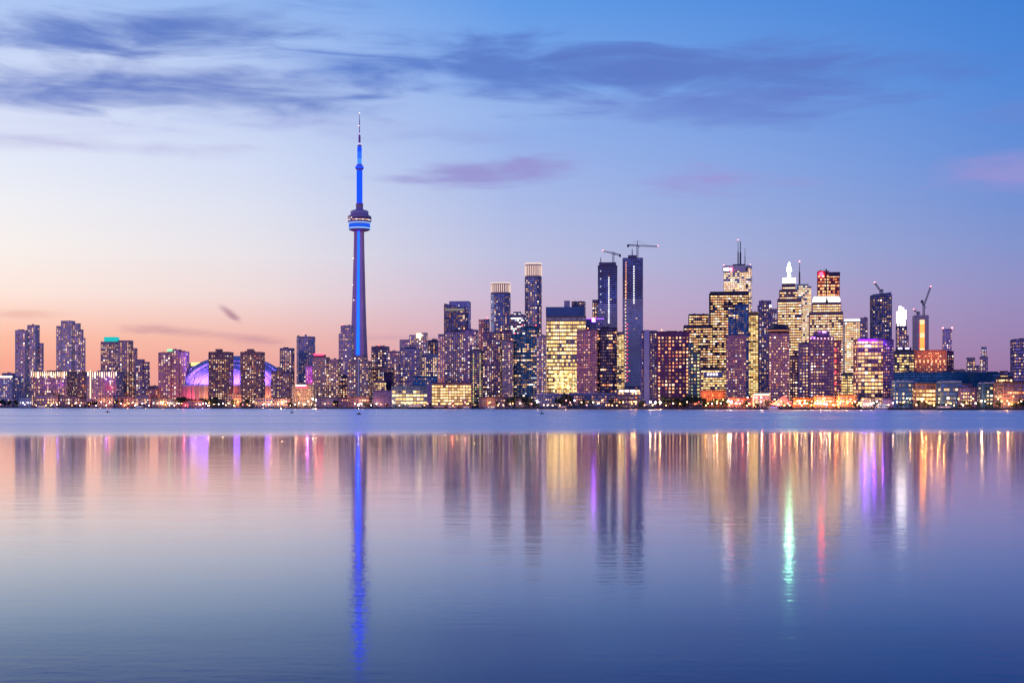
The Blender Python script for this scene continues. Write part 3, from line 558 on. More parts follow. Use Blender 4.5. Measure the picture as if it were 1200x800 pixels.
T('waterfront_building', 'dark blue quay building with a column of cream lit windows down each side', 'building', 50, [(1149,1170,448)], wall=(.02,.06,.14), glass=(.03,.08,.2), dens=.4, pal='pale', fh=4.4, cw=4, th=-3, mech=False, roofc=(.3,.3,.45))
T('waterfront_building', 'pinkish brown quay building with striped floors at the right edge', 'building', 45, [(1170,1212,447.5)], wall=(.17,.09,.09), dens=.5, pal='orange', style='strips', fh=4.2, th=-2, mech=False)
T('office_building', 'small stepped building with two yellow lit floors above the striped pinkish building', 'building', 130, [(1168,1186,441),(1172,1181,434.5)], wall=(.08,.05,.1), dens=.85, pal='yellow', style='office', fh=4.4, mech=False)
# --- terminal and low front
tm = T('terminal_building', 'left part of the long terminal with yellow lit window rows on the quay', 'building', 60, [(460,501.5,452)], style='office', wall=(.16,.2,.24), glass=(.1,.16,.2), dens=.82, pal='yellow', fh=4.2, cw=4.2, winh=.55, th=-2, mech=False, k=.35)
T('terminal_building', 'right part of the long terminal with yellow lit window rows on the quay', 'building', 62, [(506.5,553,448.5)], style='office', wall=(.14,.1,.12), glass=(.1,.08,.1), dens=.85, pal='yellow', fh=3.4, cw=3.2, winh=.55, th=-2, mech=False, k=.4)
T('stair_tower', 'plain lavender stair block joining the two parts of the long terminal', 'building', 58, [(500.5,507.5,449.5)], wall=(.24,.17,.3), dens=0, mech=False, th=-2)
T('glass_building', 'low deep blue glass building above the left part of the terminal', 'building', 180, [(485,512,441)], wall=(.02,.08,.2), glass=GT, dens=.08, th=-3, mech=False)
T('office_building', 'low building with cream lit floors above the left end of the terminal', 'building', 150, [(438,452,446)], wall=(.2,.12,.14), dens=.85, pal='yellow', style='office', mech=False)
T('hall', 'plain mauve pink box hall at the left end of the terminal', 'building', 50, [(438,461,457)], wall=(.28,.15,.24), dens=0, mech=False, th=-2, k=.5)
og2 = T('hall', 'cream pink waterfront hall with a red lit sign line below its roof', 'building', 60, [(343.5,368,450.5)], wall=(.6,.34,.26), glass=(.5,.3,.2), dens=.25, pal='orange', th=-2, mech=False, k=.6)
ow = T('hall', 'low box hall with an orange floodlit wall below the cream lit office', 'building', 170, [(820,850,457)], wall=(.5,.2,.12), glass=(.45,.2,.12), dens=0, th=-2, mech=False, k=.4)
T('glass_pavilion', 'long low dark blue glass pavilion below the bright yellow office', 'building', 60, [(628,671,461)], wall=(.04,.06,.16), glass=(.06,.09,.25), dens=.25, pal='mix', th=-2, mech=False, k=.3, roofc=(.2,.2,.4))
T('glass_pavilion', 'long low dark blue glass pavilion below the pink lit and dark rounded towers', 'building', 62, [(672,724,460.5)], wall=(.04,.06,.16), glass=(.06,.09,.25), dens=.25, pal='orange', th=-2, mech=False, k=.3, roofc=(.2,.2,.4))
bb = T('podium_building', 'dark podium with one white lit floor at the foot of the taller crane tower', 'building', 90, [(723,751,455.5)], wall=(.12,.08,.14), dens=.5, pal='orange', fh=5, cw=4, mech=False, th=-2)
LOWS = [ # px0, px1, top, style, wall, palette, density, label
 (24,43,466,(.6,.6,.62),'white',.9,'tiny brilliant white building at the foot of the leftmost condo tower'),
 (45,70,462,BROWN,'orange',.5,'low reddish quay building left of the pale stepped condo tower foot'),
 (72,96,464,PINK,'warm',.6,'low pink quay building at the foot of the pale stepped condo tower'),
 (97,112,466,BROWN,'orange',.4,'low dark red quay building before the gap of the light strip buildings'),
 (116,134,463,PINK,'orange',.6,'low orange lit quay building below the turquoise topped tower'),
 (140,158,464,BROWN,'orange',.7,'low orange lit quay building below the warm balconied tower'),
 (160,176,462,MAUVE,'orange',.5,'low mauve quay building below the shorter stepped purple tower'),
 (180,206,467,(.2,.18,.18),'white',.6,'long low white lit shed below the green lit tower'),
 (222,247,469,PINK,'orange',.6,'low shed with orange lights left of the brown slab towers'),
 (268,284,462,(.5,.25,.16),'orange',.4,'small orange lit building between the feet of the brown slab towers'),
 (300,321,466,(.35,.25,.2),'warm',.8,'low glittering building at the foot of the right brown slab tower'),
 (322,341,467,(.4,.25,.2),'pale',.7,'low cream lit building at the foot of the stepped brick tower'),
 (372,396,466,MAUVE,'warm',.6,'low quay building below the red sign balcony tower'),
 (398,434,465,(.1,.05,.08),'orange',.2,'long low dark building below the needle tower'),
 (562,596,465,(.2,.1,.12),'warm',.4,'low dark quay building right of the terminal'),
 (604,626,466,DARK,'mix',.3,'low dark quay building below the dark teal tower'),
 (800,822,466,DARK,'orange',.2,'low dark quay building below the curved glass tower'),
 (853,880,466,(.2,.08,.06),'orange',.6,'low reddish quay building below the left mauve front tower'),
 (882,902,462,(.4,.3,.32),'pink',.5,'low pinkish building with a white roof edge below the golden strip'),
 (930,952,466,(.26,.1,.04),'orange',.8,'low orange glowing building right of the pink tent'),
 (954,980,464,(.28,.11,.05),'orange',.9,'low orange glowing building below the violet lit roof tower'),
 (982,1003,463,(.26,.11,.06),'orange',.8,'low orange glowing building left of the violet banded office'),
 (1010,1030,468,(.35,.3,.4),'white',.8,'low white lit sheds before the violet banded office'),
 (1034,1047,467,(.3,.2,.4),'pink',.3,'plain violet quay box left of the square blue pavilion')]
for i, (a, b_, yt, wl, pal, dn, lab) in enumerate(LOWS):
    T('quay_building', lab, 'building', 30+(i*13) % 14, [(a, b_, yt)], wall=wl, dens=dn, pal=pal, fh=3.6, cw=3, th=-2, mech=False, k=.5)
# small far roofs that show in the gaps of the skyline
FAR = [(455,461,424,'far small roof behind the slim dim tower'),(556,563,402,'far roof peeping left of the pink lit narrow tower'),
 (574,580,455,'far dim block behind the purple balcony tower'),(1116,1131,433,'far low roof behind the left teal hall'),(1158,1186,437.5,'far low row of roofs behind the right teal hall'),
 (175,187,452,'far low roof behind the tiny orange lit block'),(101,122,452,'far dim block behind the dark red brown gap building'),(308,320,448,'far dim block right of the right brown slab tower')]
for (a, b_, yt, lab) in FAR:
    T('distant_block', lab, 'building', 1000, [(a, b_, yt)], wall=MAUVE, dens=.2, mech=False)
# ------------------------------------------------------------------ special parts
metal_m = solid('dark_metal', (.06,.06,.1), .5, .5)
white_m = solid('white_metal', (.6,.6,.62), .4)
conc_m = solid('pale_concrete', (.42,.33,.36), .8, scale=.05)
cmauve_m = solid('tower_concrete', (.55,.33,.42), .85, scale=.03)
red_light = emis('red_light', (1,.15,.15), 12); wht_light = emis('white_light', (1,.92,.95), 12)
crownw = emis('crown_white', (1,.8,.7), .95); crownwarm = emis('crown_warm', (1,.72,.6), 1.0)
violet = emis('violet_strip', (.06,.004,1), 13); turq = emis('turquoise_lit', (.02,.55,.58), 1.0); redsign = emis('red_sign', (1,.02,.05), 10)
yel = emis('yellow_sign', (1,.8,.15), 3); grn = emis('green_sign', (.2,.9,.35), 2)
def light(name, parent, p, energy, col, size=1.0):
    l = bpy.data.objects.new(name, bpy.data.lights.new(name, 'POINT')); C.objects.link(l); l.parent = parent; l.location = p
    l.data.energy = energy; l.data.color = col; l.data.shadow_soft_size = size; return l
def ppanel(*a, **k): return panel(*a, **k)
def wash(b, px, py, e, col, d=11):
    x, y, z = loc(b, px, py); return light('wall_washer', b.root, (x, y-d, z), e*.16, col, .4)
# roof and sign lights
b = PENDING[0][0]; ppanel(b, 'roof_light_strip', 0, 23, 441, 442.4, EM['w3'])
for bb_, x0, x1, n in ((e1, 43.5, 85, 17), (e2, 108, 141.5, 13)):
    for i in range(n):
        x = x0+(x1-x0)*i/(n-1)
        ppanel(bb_, 'light_strip', x-.38, x+.38, 436, 440.5+(i*5 % 4), EM['w2' if i % 3 else 'w3'])
wash(e1, 61, 450, 3e4, (.3,.08,1)); wash(e1, 77, 450, 3e4, (.35,.1,1)); wash(e1, 70, 466, 2.5e4, (1,.25,.1)); ppanel(e2, 'light_mast', 110.2, 111.4, 434, 466, EM['w2'])
wash(e2, 134, 454, 3.5e4, (1,.03,.06)); wash(e2, 132, 443, 2e4, (.4,.1,1)); wash(e2, 118, 466, 2.5e4, (1,.3,.1))
x, y, z = loc(t3, 131, 400.5); ww = 6.8*t3.s
MB().box(x-ww, x+ww, y+2, y+22, z, z+5.4*t3.s).build('lit_roof_box', turq, t3.root)
x, y, z = loc(t4, 201, 411.5); MB().box(x-2.6*t4.s, x+2.6*t4.s, y+1, y+5, z, z+2.2*t4.s).build('green_roof_light', grn, t4.root)
ppanel(t5, 'yellow_roof_light', 227, 238, 425, 428.5, yel); wash(t6, 364, 434, 3e4, (.5,.14,1)); wash(t6, 364, 446, 3e4, (.8,.1,.7)); wash(og2, 350, 462, 2.5e4, (1,.4,.18)); wash(og2, 362, 462, 2.5e4, (1,.4,.18))
x, y, z = loc(t7, 375.5, 418.5); MB().box(x-6.5*t7.s, x+6.5*t7.s, y+2, y+10, z, z+3*t7.s).build('roof_box', metal_m, t7.root); ppanel(t7, 'red_sign', 369.5, 381.5, 414.6, 416.4, redsign, dy=1.6)
ppanel(t8, 'white_rib', 422.7, 424, 421, 468, solid('white_rib', (.7,.65,.72), .6), t=1.4)
ppanel(t9, 'lit_square', 489.5, 495.5, 390.6, 396.5, emis('cream_lit', (1,.8,.5), 2))
ppanel(og2, 'red_sign', 349.5, 361, 452.6, 454, redsign); ppanel(og2, 'white_sign', 348, 360, 450.9, 452.2, EM['w3'])
ppanel(of, 'blue_glass_top', 640, 680, 360.5, 371.2, solid('blue_top', (.05,.14,.3), .3), t=.8)
ry_ = random.Random(5)
for i in range(3):
    for j in range(11):
        for c_ in range(4):
            if ry_.random() < .12: continue
            x0 = 650.4+i*12+c_*2.6; y0 = 434.5+j*3.2; ppanel(of, 'tall_window', x0, x0+2.1, y0, y0+2.5, EM[ry_.choice(['y1','y2','y1','g1','y0'])], t=.3)
# roof box of the bright office
xa, ya, za = loc(of, 640.5, 371); xb, _, zb = loc(of, 684, 360.5)
MB().box(xa, xb, ya+.6, ya+24*of.s, za, zb).build('penthouse', solid('blue_box', (.05,.13,.28), .4), of.root)
ppanel(sg, 'lit_sign', 695, 698.6, 373.2, 377.6, emis('sign_violet_white', (.4,.07,1), 26)); ppanel(sg, 'violet_glow_strip', 685, 709, 373.6, 374.4, EM['v1'])
ppanel(sl, 'blank_end_wall', 754.5, 760.5, 387, 474, solid('pale_blue_render', (.28,.3,.55), .8, var=.08), t=2.5)
ppanel(bb, 'lit_floor', 725, 730, 457, 459, EM['w3']); ppanel(bb, 'lit_floor', 731.5, 736.5, 457, 459, EM['w3']); ppanel(bb, 'lit_floor', 738, 744, 457, 459.4, EM['c2']); ppanel(bb, 'lit_floor', 745, 749, 457, 459, EM['w2'])
ob = PENDING  # sign blocks on the office above the orange wall
for pb, _ in PENDING:
    if pb.root.get('label', '').startswith('mid height office'):
        ppanel(pb, 'sign_band', 824, 846, 436, 442, solid('sign_band', (.4,.3,.42), .7))
        for i in range(4): ppanel(pb, 'sign_block', 828+i*3.3, 830+i*3.3, 437.6, 440, EM['c2'], dy=-1)
    if pb.root.get('label', '').startswith('pale yellow lit office'):
        ppanel(pb, 'white_roof_band', 989, 1007, 374.5, 376.5, EM['c2'])
    if pb.root.get('label', '').startswith('office with green yellow'):
        for x in (1052, 1060): ppanel(pb, 'violet_roof_light', x, x+4.5, 407.5, 409.3, emis('violet_white', (.7,.5,1), 4), dy=2)
        xa, ya, za = loc(pb, 1050, 411); MB().box(xa, xa+17*pb.s, ya+2, ya+12, za, za+4*pb.s).build('roof_box', metal_m, pb.root)
    if pb.root.get('label', '').startswith('dark blue tower with a bright white corner'):
        ppanel(pb, 'corner_light', 901.5, 903.3, 358, 360, wht_light)
    if pb.root.get('label', '').startswith('low pinkish building with'):
        ppanel(pb, 'white_roof_edge', 883, 901, 461.2, 462.4, EM['w3'])
for x in (826, 835, 844): wash(ow, x, 463, 2.2e4, (1,.3,.1), 9)
# broad crowns of the two round towers: a ring of lit fins over a lit band
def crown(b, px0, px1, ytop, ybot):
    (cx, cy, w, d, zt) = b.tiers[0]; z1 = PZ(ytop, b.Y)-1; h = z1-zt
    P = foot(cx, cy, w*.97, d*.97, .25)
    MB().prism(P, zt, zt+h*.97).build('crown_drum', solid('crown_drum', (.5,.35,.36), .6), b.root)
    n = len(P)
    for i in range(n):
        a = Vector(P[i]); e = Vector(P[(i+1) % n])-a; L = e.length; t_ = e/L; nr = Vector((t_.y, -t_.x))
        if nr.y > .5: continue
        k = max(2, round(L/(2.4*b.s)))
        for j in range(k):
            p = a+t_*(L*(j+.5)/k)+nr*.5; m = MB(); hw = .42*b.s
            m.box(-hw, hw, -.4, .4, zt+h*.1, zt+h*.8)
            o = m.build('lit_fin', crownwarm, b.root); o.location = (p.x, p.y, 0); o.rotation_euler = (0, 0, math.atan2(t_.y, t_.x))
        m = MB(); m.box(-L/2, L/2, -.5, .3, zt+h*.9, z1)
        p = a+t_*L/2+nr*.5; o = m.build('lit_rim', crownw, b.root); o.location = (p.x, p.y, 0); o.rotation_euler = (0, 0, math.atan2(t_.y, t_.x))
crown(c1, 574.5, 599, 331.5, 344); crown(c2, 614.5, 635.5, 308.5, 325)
# slant topped glass tower: pale lit ledge and frame
ppanel(ls, 'lit_ledge', 523, 545, 362.5, 364.5, emis('ledge', (.8,.75,.6), .35))
# cranes
def crane(label, b, px, ybase, ytop, jib, luff=None):
    Y = b.Y+6; s = b.s; r = empty('tower_crane', (PX(px, Y), Y, PZ(ybase, Y)), 0, label, 'crane', 'cranes on the towers under construction')
    h = (ybase-ytop)*s
    def lattice(a, c, wd, name, rad=.28):
        m = MB(); a = Vector(a); c = Vector(c); L = (c-a).length; q_ = (c-a).to_track_quat('Z', 'Y'); n = max(2, int(L/(wd*1.3)))
        cor = [Vector((sx*wd/2, sy*wd/2, 0)) for sx, sy in ((-1,-1),(1,-1),(1,1),(-1,1))]
        for k_ in cor: m.tube(a+q_@k_, c+q_@k_, rad, n=4)
        for i in range(n):
            for j in range(4):
                p0 = a+q_@(cor[j]+Vector((0, 0, L*i/n))); p1 = a+q_@(cor[(j+1) % 4]+Vector((0, 0, L*(i+1)/n))); m.tube(p0, p1, rad*.6, n=3)
        return m.build(name, metal_m, r)
    ((x0, y0), (x1, y1)) = jib   # tail px and tip px of the jib
    P = lambda x, y: Vector(((x-px)*s, 0, (ybase-y)*s))
    pv = P(px, y0+(y1-y0)*(px-x0)/(x1-x0)) if luff is None else P(px, luff)
    lattice((0,0,0), pv, 2.2, 'mast')
    if luff is None:
        lattice(pv, P(x1, y1), 1.6, 'jib', .22); lattice(pv, P(x0, y0), 1.8, 'counter_jib')
        MB().tube(pv, P(px, ytop), .7, .3).build('tower_head', metal_m, r)
        m = MB(); m.tube(P(px, ytop), P(x1*.6+px*.4, y1*.6+pv_y(px, x0, y0, x1, y1)*.4), .15, n=3); m.tube(P(px, ytop), P(x0, y0), .15, n=3); m.build('tie_cable', metal_m, r)
    else:
        lattice(pv, P(x1, y1), 1.7, 'jib', .24); lattice(pv, P(x0, y0), 1.9, 'counter_jib')
    c0 = P(x0, y0); MB().box(c0.x-1.6, c0.x+1.6, -1.5, 1.5, c0.z-3, c0.z+1).build('counterweight', metal_m, r)
    MB().box(pv.x+.4, pv.x+3, -2.6, -.6, pv.z-3, pv.z-.4).build('cab', white_m, r)
    tip = P(x1, y1); MB().ball((tip.x, tip.y, tip.z+1), .7).build('warning_light', red_light, r)
    return r
def pv_y(px, x0, y0, x1, y1): return y0+(y1-y0)*(px-x0)/(x1-x0)
crane('small tower crane with a tilted jib on the lower crane tower', ca, 718.7, 312, 295, ((726.5, 298.8), (706.5, 294)))
crane('tall tower crane with a long level jib on the taller crane tower', cb, 747, 303, 282, ((736, 287.2), (771, 288.8)))
crane('thin luffing crane leaning left on the sloping dark blue tower', st, 1032, 345, 331, ((1033.5, 340), (1025, 331.5)), luff=341)
crane('tall luffing crane with its jib raised to the right on the brown unfinished tower', cc, 1082.5, 370, 336, ((1080.5, 352.5), (1090.5, 336.2)), luff=358.5)
crane('short dark luffing crane at the left edge of the brown unfinished tower', cc, 1075.5, 370, 363, ((1076.5, 366), (1070.8, 363)), luff=366.5)
# floors of the towers under construction
slabl = solid('bare_slab', (.6,.5,.56), .8); slabd = solid('bare_slab_dark', (.16,.12,.2), .8)
def site(b, x0, x1, ytop, ysplit, ybot, strip, col=None):
    (cx, cy, w, d, zt) = b.tiers[0]; z = PZ(ybot, b.Y)-1; n = 0; fz = 2.55*b.s
    zs = PZ(ysplit, b.Y)-1
    while z < zt and n < 100:
        MB().prism(foot(cx, cy, w+2.6, d+2.6, 0), z, z+(2.1 if z < zs else 1.0)).build('floor_slab', slabl if z < zs else slabd, b.root); z += fz; n += 1
    for (x, mat, step, y0, y1) in strip:
        y = y0
        while y < y1:
            ppanel(b, 'work_light', x-.55, x+.55, y, y+1.1, mat, dy=-2); y += step
site(ca, 701, 723, 312, 358, 384, [(713.5, EM['c2'], 2.6, 326, 380), (704, EM['c1'], 9, 318, 370)])
xa, ya, za = loc(ca, 702, 312); MB().box(xa, xa+20*ca.s, ya+3, ya+20, za, za+4*ca.s).build('core_top', slabd, ca.root)
xa, ya, za = loc(ca, 704.4, 308); MB().tube((xa, ya+6, za), (xa-1, ya+6, za+6*ca.s), 1.0, .5).build('hoist_arm', metal_m, ca.root)
site(cb, 730, 753, 303, 352, 452, [(733.5, EM['o1'], 2.7, 308, 350), (735, EM['r1'], 5, 380, 450), (733, EM['w2'], 4, 330, 450), (742.7, EM['c2'], 2.8, 313, 356)])
xa, ya, za = loc(cb, 736, 303); MB().box(xa, xa+10*cb.s, ya+5, ya+18, za, za+3.4*cb.s).build('core_top', slabd, cb.root)
xa, ya, za = loc(cb, 740.8, 300); MB().tube((xa, ya+8, za-2), (xa, ya+8, za+8*cb.s), .9, .5).build('hoist_arm', metal_m, cb.root)
site(cc, 1071, 1086.5, 369.5, 300, 410, [])
y = 375.5; core_l = emis('core_orange', (1,.2,.04), 4)
while y < 409: ppanel(cc, 'lit_core_floor', 1076.6, 1081.6, y, y+1.7, core_l if int(y) % 3 else EM['y2'], dy=-2); y += 2.55
for x in (1077, 1084, 1091, 1098): wash(og, x, 417, 1.8e4, (1,.4,.08), 15)
for i in range(9):
    x = 1064+i*4.6; ppanel(og, 'arch_light', x, x+1.6, 422+(i % 2)*.8, 425.5, EM['w1'], dy=-1)
for i, x in enumerate((1104.6, 1115)):
    xa, ya, za = loc(lt, x, 385.2); MB().ball((xa, ya+1, za+1), .8*lt.s).build('warning_light', red_light, lt.root)
# white stone bank tower
def mast(b, px, ybase, ytop, r0, r1, light_=True, mat=None, dy=18, name='antenna_mast'):
    x, y, z = loc(b, px, ybase, dy); _, _, z1 = loc(b, px, ytop)
    m = MB().tube((x, y, z-2), (x, y, z+(z1-z)*.55), r0, r0*.9); m.tube((x, y, z+(z1-z)*.55), (x, y, z1), r0*.5, r1)
    o = m.build(name, mat or metal_m, b.root)
    if light_: MB().ball((x, y, z1+.6), r0*.7).build('warning_light', red_light, o)
    return o
mast(fc, 865, 312, 281.5, 1.3, .5); mast(fc, 867.7, 312, 283, 1.9, .9, False); mast(fc, 873, 312, 291, .9, .4, False)
xa, ya, za = loc(fc, 859, 312); MB().box(xa, xa+14*fc.s, ya+12, ya+30, za, za+2*fc.s).build('roof_plant', metal_m, fc.root)
ppanel(fc, 'sign_band', 848, 875, 313.5, 319, solid('white_stone', (.6,.45,.52), .7), t=.7)
ppanel(fc, 'lit_sign', 849.5, 855, 315.2, 317.6, wht_light, dy=-1.2)
x, y, z = loc(fc, 857.6, 316.4, -1.2); MB().ball((x, y, z), 1.5*fc.s).build('lit_sign_disc', emis('sign_pink', (1,.12,.25), 18), fc.root)
for (x0, x1, y0, y1) in ((874.5, 877.3, 315, 318), (874.5, 877.3, 334, 339)): ppanel(fc, 'dark_louvre', x0, x1, y0, y1, metal_m, dy=-1)
for x in (848, 881): 
    x_, y_, z_ = loc(fc, x, 311.5); MB().ball((x_*.93, y_+3, z_+.5), .5*fc.s).build('warning_light', red_light, fc.root)
# glowing spire
gw = emis('spire_white', (.36,1,.52), 32, True); cw_ = emis('crown_emission', (1,.93,.9), 2.4)
s_ = sp.s; (cx, cy, w, d, zt) = sp.tiers[0]
x0, y0, z0 = loc(sp, 924.7, 332.5, 0); y0 = cy
crw = MB().box(x0-7.6*s_, x0+7.6*s_, cy-d*.46, cy+d*.46, zt+.01, zt+6.4*s_); crw.build('lit_crown', cw_, sp.root)  # floodlit crown: the floodlighting is put in as its own emission
for i in range(4):
    for j in range(2):
        x = x0-4.6*s_+i*3*s_; MB().box(x, x+1.5*s_, cy-d*.46-.5, cy-d*.46-.1, zt+(1.6+j*2.4)*s_, zt+(2.2+j*2.4)*s_).build('dark_slot', metal_m, sp.root)
zz = zt+6.4*s_
MB().lathe([(1.7*s_, zz), (1.5*s_, zz+6*s_), (1.4*s_, zz+6.5*s_), (2.7*s_, zz+9*s_), (2.7*s_, zz+12*s_), (1.3*s_, zz+14*s_), (1.1*s_, zz+17*s_), (.5*s_, zz+18.5*s_)], 12, 0, x0, cy).build('glowing_spire', gw, sp.root)
xa, ya, za = loc(gt, 933.5, 333.5); MB().box(xa, xa+14*gt.s, ya+4, ya+22, za, za+.5*gt.s).build('green_roof_edge', solid('copper_green', (.3,.5,.42), .6), gt.root)
mast(gt, 937, 333.5, 306, 1.6, .35)
# red tower disc and spine
x, y, z = loc(sr, 962.3, 321.8, -1.5); MB().ball((x, y, z), 2.6*sr.s).build('glowing_disc', emis('pink_disc', (1,.014,.03), 22), sr.root)
ppanel(sr, 'dark_spine', 967.3, 968.8, 316.2, 348, solid('spine', (.04,.01,.03), .6), t=1.5); ppanel(sr, 'dark_band', 958, 983.5, 332, 334, solid('red_band', (.12,.02,.05), .6), dy=-.2)
ppanel(sr, 'dark_top_panel', 971, 983.8, 319.5, 324.6, solid('red_top', (.07,.03,.09), .6), t=.8)
xa, ya, za = loc(sr, 967.3, 318); MB().box(xa, xa+1.6*sr.s, ya+2, ya+8, za, za+2.4*sr.s).build('roof_stub', metal_m, sr.root)
# arched white crown
(cx, cy, w, d, zt) = wc.tiers[0]
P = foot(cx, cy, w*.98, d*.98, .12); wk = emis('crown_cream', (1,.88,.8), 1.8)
m = MB().prism(P, zt+.02, zt+4.6*wc.s).prism(foot(cx, cy, w*.92, d*.92, .12), zt+4.62*wc.s, zt+6.9*wc.s); m.build('lit_crown', wk, wc.root)  # floodlight on the arched crown painted as self-glow
for i in range(12):
    if i in (5, 6): continue
    x = cx-w*.44+i*w*.08; MB().box(x-.5, x+.5, cy-d*.49-.9, cy-d*.49-.4, zt+2.6*wc.s, zt+3.6*wc.s).build('crown_opening', metal_m, wc.root)
MB().prism([(cx-1.8*wc.s, cy-d/2-1.2), (cx+1.8*wc.s, cy-d/2-1.2), (cx+1.8*wc.s, cy-d/2-.4), (cx-1.8*wc.s, cy-d/2-.4)], zt-1*wc.s, zt+6*wc.s, poly2=[(cx-.3, cy-d/2-1.2), (cx+.3, cy-d/2-1.2), (cx+.3, cy-d/2-.4), (cx-.3, cy-d/2-.4)]).build('crown_gable', solid('gable', (.1,.1,.1), .7), wc.root)
# dazzling slanted top
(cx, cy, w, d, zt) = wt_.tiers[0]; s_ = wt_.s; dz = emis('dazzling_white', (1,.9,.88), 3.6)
for i in range(4):
    xa = cx-w*.48+i*w*.245; hh = (17, 23, 21.5, 18.5)[i]*s_
    MB().box(xa, xa+w*.215, cy-d*.47, cy+d*.4, zt+.02, zt+hh).build('lit_top_panel', dz, wt_.root)
for i, (x, h) in enumerate(((1050.5, 3), (1053.5, 5), (1056.4, 7), (1060.8, 7.5))):
    ppanel(wt_, 'dark_fin', x-.6, x+.6, 382-h, 386, metal_m, dy=-.8)
# violet band
ppanel(vi, 'violet_light_band', 1004, 1024, 398.2, 400.6, violet); wash(vi, 1009, 400, 3e4, (.3,.06,1), 8); wash(vi, 1020, 400, 3e4, (.3,.06,1), 8); wash(vi, 1030, 401, 2e4, (.3,.06,1), 8)
for x, y in ((1036, 403), (1039, 407)): ppanel(vj, 'violet_lamp', x, x+2, y, y+1.2, EM['v1'])
ppanel(pv_, 'violet_roof_light', 958.5, 961, 388.8, 390, EM['v1']); ppanel(pv_, 'violet_roof_light', 963, 967.5, 388.5, 390.4, emis('vl2', (.5,.2,1), 6)); ppanel(pv_, 'violet_roof_light', 951, 955.5, 395, 396.4, EM['v1'])
for i in range(7): ppanel(pv_, 'pink_roof_lamp', 949.5+i*4, 950.6+i*4, 396.4, 397.5, emis('pk', (1,.4,.5), 5) if i == 0 else bpy.data.materials['pk'])
for i in range(9): ppanel(rl_, 'reddish_lamp', 978, 979.6, 402+i*6.5, 405.4+i*6.5, EM['r1'] if i % 2 else EM['o1'])
# dark saucer
(cx, cy, w, d, zt) = rc.tiers[0]; s_ = rc.s
MB().lathe([(9*s_, zt-1), (12.6*s_, zt+2*s_), (13*s_, zt+5.2*s_), (9*s_, zt+6*s_), (8.6*s_, zt+9.6*s_), (7.6*s_, zt+10.4*s_)], 28, 0, cx, cy).build('saucer', solid('saucer_dark', (.02,.02,.06), .4), rc.root)
MB().lathe([(12.9*s_, zt+2.3*s_), (13.15*s_, zt+2.35*s_), (13.2*s_, zt+3.1*s_), (12.9*s_, zt+3.15*s_)], 28, 0, cx, cy).build('lit_ring', emis('ring_warm', (1,.35,.2), .8), rc.root)

# ------------------------------------------------------------------ needle tower
DT = 2600.; S = DT/F
nt = empty('broadcast_tower', (PX(421.3, DT), DT, 1), R(-12), 'very tall slender concrete broadcast tower with a round pod and blue lights', 'tower')
def zt_(py): return PZ(py, DT)-1
def shaft_section(r, z):
    pts = []
    for k in range(3):
        a = math.radians(-90+60+120*k)      # legs front left, front right and back
        d_ = Vector((math.cos(a), math.sin(a))); p_ = Vector((-d_.y, d_.x))
        pts += [tuple(d_*r-p_*r*.26), tuple(d_*r+p_*r*.26)]
        a2 = a+math.radians(60); g_ = Vector((math.cos(a2), math.sin(a2))); pts.append(tuple(g_*r*.46))
    return pts
levels = [(478, 16.5), (455, 13.8), (430, 11.6), (410, 10.4), (380, 9.0), (350, 8.0), (320, 7.2), (295, 6.5), (270, 6.1)]
m = MB(); n9 = 9; vs = []
for py, hw in levels:
    for p in shaft_section(hw*S/.98*1.0, 0): m.v.append((p[0], p[1], zt_(py)))
for q_ in range(len(levels)-1):
    for i in range(n9):
        j = (i+1) % n9; m.f.append((q_*n9+i, q_*n9+j, (q_+1)*n9+j, (q_+1)*n9+i)); m.m.append(0)
m.build('shaft', cmauve_m, nt)
led = emis('mast_blue_glow', (.008,.045,1), 4.5); mast_glow_d = emis('mast_deep_blue_glow', (.002,.018,1), 6); mast_glow_b = emis('mast_bright_blue_glow', (.02,.09,1), 4)
ledw = emis('led_pale', (.22,.45,1), 1.3); ring_b = emis('ring_blue', (.01,.11,1), 1.0)
m = MB()     # lift shaft light strip in the front groove, following the taper
for i in range(len(levels)-1):
    (ya, ra), (yb, rb_) = levels[i], levels[i+1]
    wa = 1.2*S+(ra-6)*.12*S; wb_ = 1.2*S+(rb_-6)*.12*S; ga = ra*S*.62; gb_ = rb_*S*.62
    a = [(-wa, -ga, zt_(ya)), (wa, -ga, zt_(ya)), (wa, -ga*.3, zt_(ya)), (-wa, -ga*.3, zt_(ya))]
    c = [(-wb_, -gb_, zt_(yb)), (wb_, -gb_, zt_(yb)), (wb_, -gb_*.3, zt_(yb)), (-wb_, -gb_*.3, zt_(yb))]
    k = len(m.v); m.v += a+c
    for i_ in range(4): j_ = (i_+1) % 4; m.f.append((k+i_, k+j_, k+4+j_, k+4+i_)); m.m.append(0)
strip = m.build('lift_shaft_lights', emis('lift_blue', (.004,.06,1), 4.2), nt)
pod = MB().lathe([(5.5*S, zt_(271.5)), (9*S, zt_(270.8)), (12*S, zt_(269.6)), (12.7*S, zt_(268.2)), (12.3*S, zt_(267)), (11.8*S, zt_(263)), (12.5*S, zt_(261.6)), (13.2*S, zt_(260.8)),
   (13.8*S, zt_(259)), (13.8*S, zt_(254.5)), (13.4*S, zt_(253.4)), (12*S, zt_(253)), (10.4*S, zt_(251.5)), (10.2*S, zt_(247.6)), (8*S, zt_(246.6)), (5*S, zt_(245.8)), (4.2*S, zt_(245)), (4.3*S, zt_(239)), (3.6*S, zt_(238))], 48).build('pod', solid('pod_cladding', (.34,.22,.38), .5), nt)
def ring(name, r, y0, y1, mat, n=48): return MB().lathe([(r*S, zt_(y1)), (r*S+.35, zt_(y1)+.05), (r*S+.35, zt_(y0)), (r*S, zt_(y0)+.05)], n).build(name, mat, pod)
